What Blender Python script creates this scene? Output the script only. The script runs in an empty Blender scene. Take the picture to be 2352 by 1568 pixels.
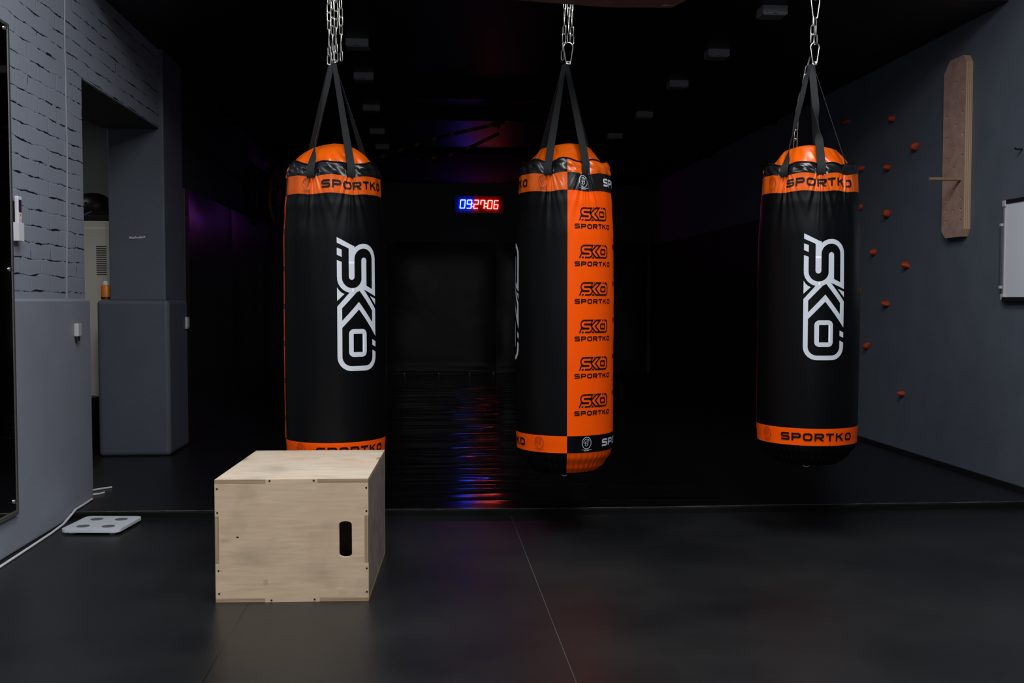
import bpy, bmesh, math, random
from mathutils import Vector, Matrix
from mathutils.geometry import tessellate_polygon
random.seed(7)
sc = bpy.context.scene
COL = sc.collection
PI = math.pi
R = math.radians

# ------------------------------------------------------------------ materials
MATS = {}
def nodes_of(m):
    m.use_nodes = True
    return m.node_tree.nodes, m.node_tree.links

def mat(name, color, rough=0.5, spec=0.5, metal=0.0, bump=0.0, bscale=60.0, var=0.0, vscale=6.0, bstretch=(1, 1, 1), coat=0.0, rvar=0.0, sheen=0.0):
    m = bpy.data.materials.new(name)
    n, l = nodes_of(m)
    b = n['Principled BSDF']
    b.inputs['Base Color'].default_value = (*color, 1)
    b.inputs['Roughness'].default_value = rough
    b.inputs['Specular IOR Level'].default_value = spec
    b.inputs['Metallic'].default_value = metal
    if coat: 
        b.inputs['Coat Weight'].default_value = coat
        b.inputs['Coat Roughness'].default_value = 0.15
    tc = n.new('ShaderNodeTexCoord')
    if var:
        nz = n.new('ShaderNodeTexNoise'); nz.inputs['Scale'].default_value = vscale; nz.inputs['Detail'].default_value = 5
        l.new(tc.outputs['Object'], nz.inputs['Vector'])
        mr = n.new('ShaderNodeMapRange'); mr.inputs[1].default_value = 0.25; mr.inputs[2].default_value = 0.75
        mr.inputs[3].default_value = 1 - var; mr.inputs[4].default_value = 1 + var
        l.new(nz.outputs['Fac'], mr.inputs[0])
        mx = n.new('ShaderNodeVectorMath'); mx.operation = 'SCALE'
        mx.inputs[0].default_value = color
        l.new(mr.outputs[0], mx.inputs['Scale'])
        l.new(mx.outputs[0], b.inputs['Base Color'])
        if rvar:
            m2 = n.new('ShaderNodeMapRange'); m2.inputs[1].default_value = 0.3; m2.inputs[2].default_value = 0.7
            m2.inputs[3].default_value = rough - rvar; m2.inputs[4].default_value = rough + rvar
            l.new(nz.outputs['Fac'], m2.inputs[0]); l.new(m2.outputs[0], b.inputs['Roughness'])
    if bump:
        mp = n.new('ShaderNodeMapping'); mp.inputs['Scale'].default_value = bstretch
        l.new(tc.outputs['Object'], mp.inputs['Vector'])
        nb = n.new('ShaderNodeTexNoise'); nb.inputs['Scale'].default_value = bscale; nb.inputs['Detail'].default_value = 4
        l.new(mp.outputs[0], nb.inputs['Vector'])
        bp = n.new('ShaderNodeBump'); bp.inputs['Strength'].default_value = bump; bp.inputs['Distance'].default_value = 0.01
        l.new(nb.outputs['Fac'], bp.inputs['Height']); l.new(bp.outputs[0], b.inputs['Normal'])
    MATS[name] = m
    return m

def emis(name, color, strength):
    m = bpy.data.materials.new(name)
    n, l = nodes_of(m)
    b = n['Principled BSDF']
    b.inputs['Base Color'].default_value = (0.02, 0.02, 0.02, 1)
    b.inputs['Emission Color'].default_value = (*color, 1)
    b.inputs['Emission Strength'].default_value = strength
    return m

def brick_mat():
    m = bpy.data.materials.new('painted_brick')
    n, l = nodes_of(m); b = n['Principled BSDF']
    b.inputs['Roughness'].default_value = 0.55
    tc = n.new('ShaderNodeTexCoord')
    sp = n.new('ShaderNodeSeparateXYZ'); l.new(tc.outputs['Object'], sp.inputs[0])
    cb = n.new('ShaderNodeCombineXYZ'); l.new(sp.outputs['Y'], cb.inputs[0]); l.new(sp.outputs['Z'], cb.inputs[1])
    nd = n.new('ShaderNodeTexNoise'); nd.inputs['Scale'].default_value = 7; nd.inputs['Detail'].default_value = 6
    l.new(cb.outputs[0], nd.inputs['Vector'])
    sub = n.new('ShaderNodeVectorMath'); sub.operation = 'SUBTRACT'; sub.inputs[1].default_value = (.5, .5, .5)
    l.new(nd.outputs['Color'], sub.inputs[0])
    scl = n.new('ShaderNodeVectorMath'); scl.operation = 'SCALE'; scl.inputs['Scale'].default_value = 0.034
    l.new(sub.outputs[0], scl.inputs[0])
    add = n.new('ShaderNodeVectorMath'); add.operation = 'ADD'
    l.new(cb.outputs[0], add.inputs[0]); l.new(scl.outputs[0], add.inputs[1])
    br = n.new('ShaderNodeTexBrick')
    br.inputs['Scale'].default_value = 1.0
    br.inputs['Brick Width'].default_value = 0.26; br.inputs['Row Height'].default_value = 0.083
    br.inputs['Mortar Size'].default_value = 0.0075; br.inputs['Mortar Smooth'].default_value = 0.9
    br.inputs['Color1'].default_value = (1, 1, 1, 1); br.inputs['Color2'].default_value = (1, 1, 1, 1); br.inputs['Mortar'].default_value = (0, 0, 0, 1)
    l.new(add.outputs[0], br.inputs['Vector'])
    # open cracks of varying width along the courses, few along the upright joints
    def M(op, *ins):
        q = n.new('ShaderNodeMath'); q.operation = op
        for i, v in enumerate(ins):
            if isinstance(v, (int, float)): q.inputs[i].default_value = v
            else: l.new(v, q.inputs[i])
        return q.outputs[0]
    sp2 = n.new('ShaderNodeSeparateXYZ'); l.new(add.outputs[0], sp2.inputs[0])
    fr_ = M('FRACT', M('DIVIDE', sp2.outputs['Y'], 0.083))
    dist_ = M('SUBTRACT', 0.5, M('ABSOLUTE', M('SUBTRACT', fr_, 0.5)))
    nc = n.new('ShaderNodeTexNoise'); nc.inputs['Scale'].default_value = 6.5; nc.inputs['Detail'].default_value = 8; nc.inputs['Roughness'].default_value = 0.72
    mpc = n.new('ShaderNodeMapping'); mpc.inputs['Scale'].default_value = (.8, 2.6, 1); l.new(cb.outputs[0], mpc.inputs['Vector'])
    l.new(mpc.outputs[0], nc.inputs['Vector'])
    wid = n.new('ShaderNodeMapRange'); wid.inputs[1].default_value = 0.47; wid.inputs[2].default_value = 0.74; wid.inputs[3].default_value = 0.0; wid.inputs[4].default_value = 0.15
    l.new(nc.outputs['Fac'], wid.inputs[0])
    crh = M('LESS_THAN', dist_, wid.outputs[0])
    nc2 = n.new('ShaderNodeTexNoise'); nc2.inputs['Scale'].default_value = 6; nc2.inputs['Detail'].default_value = 6
    l.new(cb.outputs[0], nc2.inputs['Vector'])
    crv = M('MULTIPLY', M('GREATER_THAN', br.outputs['Fac'], 0.75), M('GREATER_THAN', nc2.outputs['Fac'], 0.61))
    mul = n.new('ShaderNodeMath'); mul.operation = 'MAXIMUM'
    l.new(crh, mul.inputs[0]); l.new(crv, mul.inputs[1])
    mix = n.new('ShaderNodeMix'); mix.data_type = 'RGBA'
    nv = n.new('ShaderNodeTexNoise'); nv.inputs['Scale'].default_value = 3
    l.new(cb.outputs[0], nv.inputs['Vector'])
    pc = n.new('ShaderNodeMix'); pc.data_type = 'RGBA'
    pc.inputs[6].default_value = (*WALL_L, 1); pc.inputs[7].default_value = (WALL_L[0]*1.15, WALL_L[1]*1.13, WALL_L[2]*1.12, 1)
    l.new(nv.outputs['Fac'], pc.inputs[0])
    l.new(mul.outputs[0], mix.inputs[0]); l.new(pc.outputs[2], mix.inputs[6]); mix.inputs[7].default_value = (0.006, 0.006, 0.008, 1)
    l.new(mix.outputs[2], b.inputs['Base Color'])
    h = n.new('ShaderNodeMath'); h.operation = 'MULTIPLY'; h.inputs[1].default_value = -1
    l.new(br.outputs['Fac'], h.inputs[0])
    h2 = n.new('ShaderNodeMath'); h2.operation = 'MULTIPLY_ADD'; h2.inputs[1].default_value = 0.6
    l.new(nd.outputs['Fac'], h2.inputs[0]); l.new(h.outputs[0], h2.inputs[2])
    bp = n.new('ShaderNodeBump'); bp.inputs['Strength'].default_value = 0.22; bp.inputs['Distance'].default_value = 0.006
    l.new(h2.outputs[0], bp.inputs['Height']); l.new(bp.outputs[0], b.inputs['Normal'])
    return m

def rubber_mat():
    m = bpy.data.materials.new('rubber_flooring')
    n, l = nodes_of(m); b = n['Principled BSDF']
    tc = n.new('ShaderNodeTexCoord')
    n1 = n.new('ShaderNodeTexNoise'); n1.inputs['Scale'].default_value = 1.3; n1.inputs['Detail'].default_value = 6
    l.new(tc.outputs['Object'], n1.inputs['Vector'])
    r1 = n.new('ShaderNodeValToRGB')
    r1.color_ramp.elements[0].position = 0.35; r1.color_ramp.elements[0].color = (0.0072, 0.0077, 0.0088, 1)
    r1.color_ramp.elements[1].position = 0.68; r1.color_ramp.elements[1].color = (0.0135, 0.0138, 0.0142, 1)
    l.new(n1.outputs['Fac'], r1.inputs[0])
    # fine grit
    n2 = n.new('ShaderNodeTexNoise'); n2.inputs['Scale'].default_value = 260; n2.inputs['Detail'].default_value = 2
    l.new(tc.outputs['Object'], n2.inputs['Vector'])
    m2 = n.new('ShaderNodeMapRange'); m2.inputs[1].default_value = .3; m2.inputs[2].default_value = .7; m2.inputs[3].default_value = .75; m2.inputs[4].default_value = 1.25
    l.new(n2.outputs['Fac'], m2.inputs[0])
    v = n.new('ShaderNodeVectorMath'); v.operation = 'SCALE'
    l.new(r1.outputs[0], v.inputs[0]); l.new(m2.outputs[0], v.inputs['Scale'])
    # roll joints: a dusty pale one and a dark one
    sp = n.new('ShaderNodeSeparateXYZ'); l.new(tc.outputs['Object'], sp.inputs[0])
    def line(x, w):
        a = n.new('ShaderNodeMath'); a.operation = 'SUBTRACT'; a.inputs[1].default_value = x
        l.new(sp.outputs['X'], a.inputs[0])
        c = n.new('ShaderNodeMath'); c.operation = 'ABSOLUTE'; l.new(a.outputs[0], c.inputs[0])
        d = n.new('ShaderNodeMath'); d.operation = 'LESS_THAN'; d.inputs[1].default_value = w; l.new(c.outputs[0], d.inputs[0])
        return d.outputs[0]
    mx = n.new('ShaderNodeMix'); mx.data_type = 'RGBA'; mx.inputs[7].default_value = (0.075, 0.075, 0.072, 1)
    ln = n.new('ShaderNodeMath'); ln.operation = 'MULTIPLY'
    nb = n.new('ShaderNodeMapRange'); nb.inputs[1].default_value = .25; nb.inputs[2].default_value = .6
    l.new(n1.outputs['Fac'], nb.inputs[0])
    l.new(line(0.465, 0.0014), ln.inputs[0]); l.new(nb.outputs[0], ln.inputs[1])
    l.new(ln.outputs[0], mx.inputs[0]); l.new(v.outputs[0], mx.inputs[6])
    my = n.new('ShaderNodeMix'); my.data_type = 'RGBA'; my.inputs[7].default_value = (0.002, 0.002, 0.002, 1)
    l.new(line(-0.707, 0.0025), my.inputs[0]); l.new(mx.outputs[2], my.inputs[6])
    l.new(my.outputs[2], b.inputs['Base Color'])
    rr = n.new('ShaderNodeMapRange'); rr.inputs[1].default_value = .3; rr.inputs[2].default_value = .7; rr.inputs[3].default_value = .27; rr.inputs[4].default_value = .42
    l.new(n1.outputs['Fac'], rr.inputs[0]); l.new(rr.outputs[0], b.inputs['Roughness'])
    b.inputs['Specular IOR Level'].default_value = 0.38
    bp = n.new('ShaderNodeBump'); bp.inputs['Strength'].default_value = .25; bp.inputs['Distance'].default_value = .003
    l.new(n2.outputs['Fac'], bp.inputs['Height']); l.new(bp.outputs[0], b.inputs['Normal'])
    return m

def wrinkled_vinyl(name, color, rough, sx, sy, strength, axis='XY', dist=0.02):
    """black vinyl sheet with long creases"""
    m = bpy.data.materials.new(name)
    n, l = nodes_of(m); b = n['Principled BSDF']
    b.inputs['Base Color'].default_value = (*color, 1); b.inputs['Roughness'].default_value = rough
    b.inputs['Specular IOR Level'].default_value = 0.3
    tc = n.new('ShaderNodeTexCoord')
    mp = n.new('ShaderNodeMapping'); mp.inputs['Scale'].default_value = (sx, sy, sy); mp.inputs['Rotation'].default_value = (0, 0, 0.05)
    l.new(tc.outputs['Object'], mp.inputs['Vector'])
    nz = n.new('ShaderNodeTexNoise'); nz.inputs['Scale'].default_value = 1.0; nz.inputs['Detail'].default_value = 3; nz.inputs['Distortion'].default_value = 0.6
    l.new(mp.outputs[0], nz.inputs['Vector'])
    bp = n.new('ShaderNodeBump'); bp.inputs['Strength'].default_value = strength; bp.inputs['Distance'].default_value = dist
    l.new(nz.outputs['Fac'], bp.inputs['Height']); l.new(bp.outputs[0], b.inputs['Normal'])
    return m

def plywood_face(name, grain='x', c0=(0.545, 0.402, 0.266), c1=(0.66, 0.506, 0.353)):
    m = bpy.data.materials.new(name)
    n, l = nodes_of(m); b = n['Principled BSDF']
    b.inputs['Roughness'].default_value = 0.6; b.inputs['Specular IOR Level'].default_value = 0.3
    tc = n.new('ShaderNodeTexCoord')
    mp = n.new('ShaderNodeMapping')
    mp.inputs['Scale'].default_value = (3.5, 34, 34) if grain == 'x' else (34, 3.5, 34)
    l.new(tc.outputs['Object'], mp.inputs['Vector'])
    g = n.new('ShaderNodeTexNoise'); g.inputs['Scale'].default_value = 1.6; g.inputs['Detail'].default_value = 6; g.inputs['Distortion'].default_value = 0.7
    l.new(mp.outputs[0], g.inputs['Vector'])
    cr = n.new('ShaderNodeValToRGB')
    cr.color_ramp.elements[0].position = .3; cr.color_ramp.elements[0].color = (*c0, 1)
    cr.color_ramp.elements[1].position = .7; cr.color_ramp.elements[1].color = (*c1, 1)
    l.new(g.outputs['Fac'], cr.inputs[0])
    # hand grime in soft patches
    d = n.new('ShaderNodeTexNoise'); d.inputs['Scale'].default_value = 4.2; d.inputs['Detail'].default_value = 4
    l.new(tc.outputs['Object'], d.inputs['Vector'])
    dr = n.new('ShaderNodeMapRange'); dr.inputs[1].default_value = .52; dr.inputs[2].default_value = .75; dr.inputs[3].default_value = 0; dr.inputs[4].default_value = .6
    l.new(d.outputs['Fac'], dr.inputs[0])
    mx = n.new('ShaderNodeMix'); mx.data_type = 'RGBA'; mx.inputs[7].default_value = (0.26, 0.21, 0.17, 1)
    l.new(dr.outputs[0], mx.inputs[0]); l.new(cr.outputs[0], mx.inputs[6])
    # pinkish veneer tint
    p = n.new('ShaderNodeTexNoise'); p.inputs['Scale'].default_value = 3; l.new(tc.outputs['Object'], p.inputs['Vector'])
    pr = n.new('ShaderNodeMapRange'); pr.inputs[1].default_value = .45; pr.inputs[2].default_value = .7; pr.inputs[4].default_value = .5
    l.new(p.outputs['Fac'], pr.inputs[0])
    m2 = n.new('ShaderNodeMix'); m2.data_type = 'RGBA'; m2.inputs[7].default_value = (0.56, 0.38, 0.275, 1)
    l.new(pr.outputs[0], m2.inputs[0]); l.new(mx.outputs[2], m2.inputs[6])
    last = m2.outputs[2]
    # scuffs left by shoes and hands
    for (cx, cz, rx, rz, k) in ((-.170, .185, .085, .050, .55), (-.268, .247, .030, .012, .55), (.120, .110, .07, .06, .35), (.155, .060, .03, .03, .3), (-.105, .080, .012, .016, .8)):
        v = n.new('ShaderNodeVectorMath'); v.operation = 'SUBTRACT'; v.inputs[1].default_value = (cx, 0, cz); l.new(tc.outputs['Object'], v.inputs[0])
        v2 = n.new('ShaderNodeVectorMath'); v2.operation = 'MULTIPLY'; v2.inputs[1].default_value = (1/rx, 0, 1/rz); l.new(v.outputs[0], v2.inputs[0])
        ln = n.new('ShaderNodeVectorMath'); ln.operation = 'LENGTH'; l.new(v2.outputs[0], ln.inputs[0])
        sm = n.new('ShaderNodeMapRange'); sm.inputs[1].default_value = 1.15; sm.inputs[2].default_value = 0; sm.inputs[3].default_value = 0; sm.inputs[4].default_value = k*1.5
        l.new(ln.outputs['Value'], sm.inputs[0])
        mu = n.new('ShaderNodeMath'); mu.operation = 'MULTIPLY'; l.new(sm.outputs[0], mu.inputs[0]); l.new(d.outputs['Fac'], mu.inputs[1])
        mz = n.new('ShaderNodeMix'); mz.data_type = 'RGBA'; mz.inputs[7].default_value = (0.20, 0.155, 0.125, 1)
        l.new(mu.outputs[0], mz.inputs[0]); l.new(last, mz.inputs[6]); last = mz.outputs[2]
    l.new(last, b.inputs['Base Color'])
    return m

def plywood_edge(name, axis, freq=420, c1=(0.50, 0.36, 0.22), c2=(0.20, 0.12, 0.065)):
    m = bpy.data.materials.new(name)
    n, l = nodes_of(m); b = n['Principled BSDF']; b.inputs['Roughness'].default_value = .65
    tc = n.new('ShaderNodeTexCoord'); sp = n.new('ShaderNodeSeparateXYZ'); l.new(tc.outputs['Object'], sp.inputs[0])
    a = n.new('ShaderNodeMath'); a.operation = 'MULTIPLY'; a.inputs[1].default_value = freq * 2 * PI / 2
    l.new(sp.outputs[axis], a.inputs[0])
    s = n.new('ShaderNodeMath'); s.operation = 'SINE'; l.new(a.outputs[0], s.inputs[0])
    mr = n.new('ShaderNodeMapRange'); mr.inputs[1].default_value = -.4; mr.inputs[2].default_value = .4
    l.new(s.outputs[0], mr.inputs[0])
    mx = n.new('ShaderNodeMix'); mx.data_type = 'RGBA'; mx.inputs[6].default_value = (*c1, 1); mx.inputs[7].default_value = (*c2, 1)
    l.new(mr.outputs[0], mx.inputs[0]); l.new(mx.outputs[2], b.inputs['Base Color'])
    return m

WALL_L = (0.245, 0.274, 0.335)
M_brick = brick_mat()
M_plaster_l = mat('grey_plaster', (0.240, 0.262, 0.315), .6, bump=.12, bscale=35, var=.06, vscale=4)
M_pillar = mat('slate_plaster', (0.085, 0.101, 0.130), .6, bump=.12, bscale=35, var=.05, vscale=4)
M_wall_r = mat('blue_grey_plaster', (0.106, 0.123, 0.154), .75, spec=.12, bump=.18, bscale=55, var=.08, vscale=5)
M_room = mat('side_room_paint', (0.26, 0.29, 0.30), .7)
M_dark_paint = mat('black_wall_paint', (0.016, 0.016, 0.018), .5)
M_ceil = mat('black_gloss_ceiling', (0.006, 0.006, 0.007), .46, bump=.10, bscale=3)
M_ceil_front = mat('charcoal_ceiling', (0.02, 0.02, 0.022), .6)
M_beam = mat('matt_black_beam', (.004, .004, .004), .9, spec=.1)
M_rubber = rubber_mat()
def mat_sheet():
    m = bpy.data.materials.new('mat_vinyl'); n, l = nodes_of(m); b = n['Principled BSDF']
    b.inputs['Base Color'].default_value = (0.0045, 0.0045, 0.0052, 1)
    tc = n.new('ShaderNodeTexCoord')
    sp = n.new('ShaderNodeSeparateXYZ'); l.new(tc.outputs['Object'], sp.inputs[0])
    def M(op, *ins):
        q = n.new('ShaderNodeMath'); q.operation = op
        for i, v in enumerate(ins):
            if isinstance(v, (int, float)): q.inputs[i].default_value = v
            else: l.new(v, q.inputs[i])
        return q.outputs[0]
    # smooth vinyl sheet in the middle lane, duller rubbery mats at the sides
    mr = n.new('ShaderNodeMapRange'); mr.inputs[1].default_value = 1.1; mr.inputs[2].default_value = 1.6; mr.inputs[3].default_value = .13; mr.inputs[4].default_value = .36
    l.new(M('ABSOLUTE', M('SUBTRACT', sp.outputs['X'], .35)), mr.inputs[0]); l.new(mr.outputs[0], b.inputs['Roughness'])
    mp = n.new('ShaderNodeMapping'); mp.inputs['Scale'].default_value = (.42, 3.3, 1); mp.inputs['Rotation'].default_value = (0, 0, .06)
    l.new(tc.outputs['Object'], mp.inputs['Vector'])
    nz = n.new('ShaderNodeTexNoise'); nz.inputs['Scale'].default_value = 1; nz.inputs['Detail'].default_value = 2; nz.inputs['Distortion'].default_value = .4
    l.new(mp.outputs[0], nz.inputs['Vector'])
    rid = M('POWER', M('SUBTRACT', 1.0, M('ABSOLUTE', M('MULTIPLY', M('SUBTRACT', nz.outputs['Fac'], .5), 5.0))), 5.0)
    sof = M('MULTIPLY', nz.outputs['Fac'], .5)
    side = n.new('ShaderNodeMapRange'); side.inputs[1].default_value = 1.1; side.inputs[2].default_value = 1.6; side.inputs[3].default_value = 1; side.inputs[4].default_value = .08
    l.new(M('ABSOLUTE', M('SUBTRACT', sp.outputs['X'], .35)), side.inputs[0])
    hgt = M('MULTIPLY', M('ADD', M('MAXIMUM', rid, 0.0), sof), side.outputs[0])
    bp = n.new('ShaderNodeBump'); bp.inputs['Strength'].default_value = .75; bp.inputs['Distance'].default_value = .016
    l.new(hgt, bp.inputs['Height']); l.new(bp.outputs[0], b.inputs['Normal'])
    return m
M_mat = mat_sheet()
M_pad = wrinkled_vinyl('pad_vinyl', (0.010, 0.010, 0.011), .30, 1.5, 1.2, .5)
M_vinyl_k = mat('black_bag_vinyl', (0.0016, 0.0018, 0.0024), .42, spec=.15, bump=.06, bscale=300)
M_vinyl_o = mat('orange_bag_vinyl', (0.94, 0.090, 0.0006), .40, spec=.12, bump=.05, bscale=300)
M_gloss_k = mat('black_gloss_vinyl', (0.0060, 0.0063, 0.0072), .27, spec=.5, bump=.04, bscale=250)
M_gloss_o = mat('orange_gloss_vinyl', (0.72, 0.100, 0.002), .25, spec=.5, bump=.04, bscale=250)
M_trim_k = mat('black_trim', (0.003, 0.003, 0.003), .7, spec=.15)
M_web = mat('black_webbing', (0.013, 0.014, 0.016), .8, spec=.3, bump=.18, bscale=700)
M_white_print = mat('silver_white_print', (0.60, 0.64, 0.70), .5)
M_black_print = mat('black_print', (0.0045, 0.004, 0.004), .5, spec=.2)
M_fine_print = mat('thin_dark_print', (0.20, 0.028, 0.008), .5)
M_steel = mat('zinc_steel', (0.62, 0.60, 0.56), .28, metal=1.0)
M_dsteel = mat('dark_steel', (0.12, 0.12, 0.12), .4, metal=1.0)
M_white = mat('white_plastic', (0.72, 0.73, 0.76), .4)
M_offwhite = mat('offwhite_plastic', (0.48, 0.49, 0.52), .45)
M_cord = mat('white_cord', (0.62, 0.63, 0.68), .45)
M_scale = mat('scale_glass', (0.60, 0.63, 0.69), .25)
M_elec = mat('electrode_steel', (0.11, 0.12, 0.135), .35, var=.2, vscale=60)
M_board = mat('whiteboard_gloss', (0.78, 0.80, 0.88), .3)
M_alu = mat('brushed_aluminium', (0.45, 0.46, 0.50), .35, metal=.6)
M_blackpl = mat('black_plastic', (0.012, 0.012, 0.013), .4)
M_hold = mat('red_orange_resin', (0.44, 0.046, 0.009), .7, bump=.4, bscale=80)
M_pegwood = mat('peg_board_wood', (0.45, 0.275, 0.225), .6, var=.22, vscale=14, bump=.08, bscale=12, bstretch=(8, 8, 1))
M_pegedge = plywood_edge('peg_board_edge', 'X', freq=150, c1=(0.56, 0.40, 0.25), c2=(0.36, 0.24, 0.14))
M_pegstick = mat('peg_stick_wood', (0.30, 0.20, 0.10), .6)
M_beamwood = mat('dark_board_wood', (0.16, 0.095, 0.075), .6, var=.3, vscale=9, bump=.15, bscale=12, bstretch=(1, 10, 10))
M_ply = plywood_face('birch_ply_face')
M_ply_top = plywood_face('birch_ply_top', 'x', (0.46, 0.375, 0.285), (0.62, 0.525, 0.415))
M_edge_z = plywood_edge('ply_edge_z', 'Z')
M_edge_x = plywood_edge('ply_edge_x', 'X')
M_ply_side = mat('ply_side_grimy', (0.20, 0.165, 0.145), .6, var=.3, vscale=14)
M_locker = mat('locker_beige', (0.78, 0.75, 0.67), .45)
M_slot = mat('slot_dark', (0.02, 0.02, 0.02), .6)
M_orange_pl = mat('orange_plastic', (0.75, 0.20, 0.01), .4)
M_blue = mat('blue_strap', (0.01, 0.02, 0.22), .5)
M_lampbody = mat('lamp_body_grey', (0.20, 0.20, 0.215), .4)
M_mirror = mat('mirror_glass', (0.85, 0.87, 0.87), .02, metal=1.0)
M_frame = mat('mirror_frame', (0.10, 0.095, 0.085), .4, metal=.4)
def chipped_edge():
    m = bpy.data.materials.new('worn_edge_strip'); n, l = nodes_of(m); b = n['Principled BSDF']; b.inputs['Roughness'].default_value = .7
    tc = n.new('ShaderNodeTexCoord'); mp = n.new('ShaderNodeMapping'); mp.inputs['Scale'].default_value = (1.4, 40, 1); l.new(tc.outputs['Object'], mp.inputs['Vector'])
    z = n.new('ShaderNodeTexNoise'); z.inputs['Scale'].default_value = 4; z.inputs['Detail'].default_value = 8; z.inputs['Roughness'].default_value = .7; l.new(mp.outputs[0], z.inputs['Vector'])
    cr = n.new('ShaderNodeValToRGB'); e = cr.color_ramp.elements
    e[0].position = .50; e[0].color = (.010, .010, .010, 1); e[1].position = .60; e[1].color = (.26, .24, .20, 1)
    l.new(z.outputs['Fac'], cr.inputs[0]); l.new(cr.outputs[0], b.inputs['Base Color']); return m
M_edgewood = chipped_edge()
M_flake = mat('white_chipped_paint', (0.55, 0.55, 0.55), .7)
M_conduit = mat('painted_cable', (0.20, 0.21, 0.235), .5)
M_screw = mat('black_screw', (0.015, 0.014, 0.013), .4)
M_lcd = mat('dark_display', (0.03, 0.015, 0.06), .2)
M_blueled = emis('blue_led', (0.0, 0.010, 1.0), 60)
M_redled = emis('red_led', (1.0, 0.002, 0.003), 30)
M_bluecore = emis('blue_led_core', (0.72, 1.0, 1.0), 2.6)
M_redcore = emis('red_led_core', (1.0, 0.92, 0.55), 2.4)
M_whiteled = emis('mixed_led', (1.0, 0.35, 0.9), 2)
M_case = mat('timer_face', (0.05, 0.05, 0.05), .6)

def rope_mat():
    m = bpy.data.materials.new('black_rope_with_tracer')
    n, l = nodes_of(m); b = n['Principled BSDF']; b.inputs['Roughness'].default_value = .8
    tc = n.new('ShaderNodeTexCoord')
    w = n.new('ShaderNodeTexWave'); w.inputs['Scale'].default_value = 1.7; w.inputs['Distortion'].default_value = 1.5
    l.new(tc.outputs['Object'], w.inputs['Vector'])
    r = n.new('ShaderNodeMapRange'); r.inputs[1].default_value = .8; r.inputs[2].default_value = .86
    l.new(w.outputs['Fac'], r.inputs[0])
    mx = n.new('ShaderNodeMix'); mx.data_type = 'RGBA'; mx.inputs[6].default_value = (.008, .008, .008, 1); mx.inputs[7].default_value = (.22, .09, .012, 1)
    l.new(r.outputs[0], mx.inputs[0]); l.new(mx.outputs[2], b.inputs['Base Color'])
    return m
M_rope = rope_mat()

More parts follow.
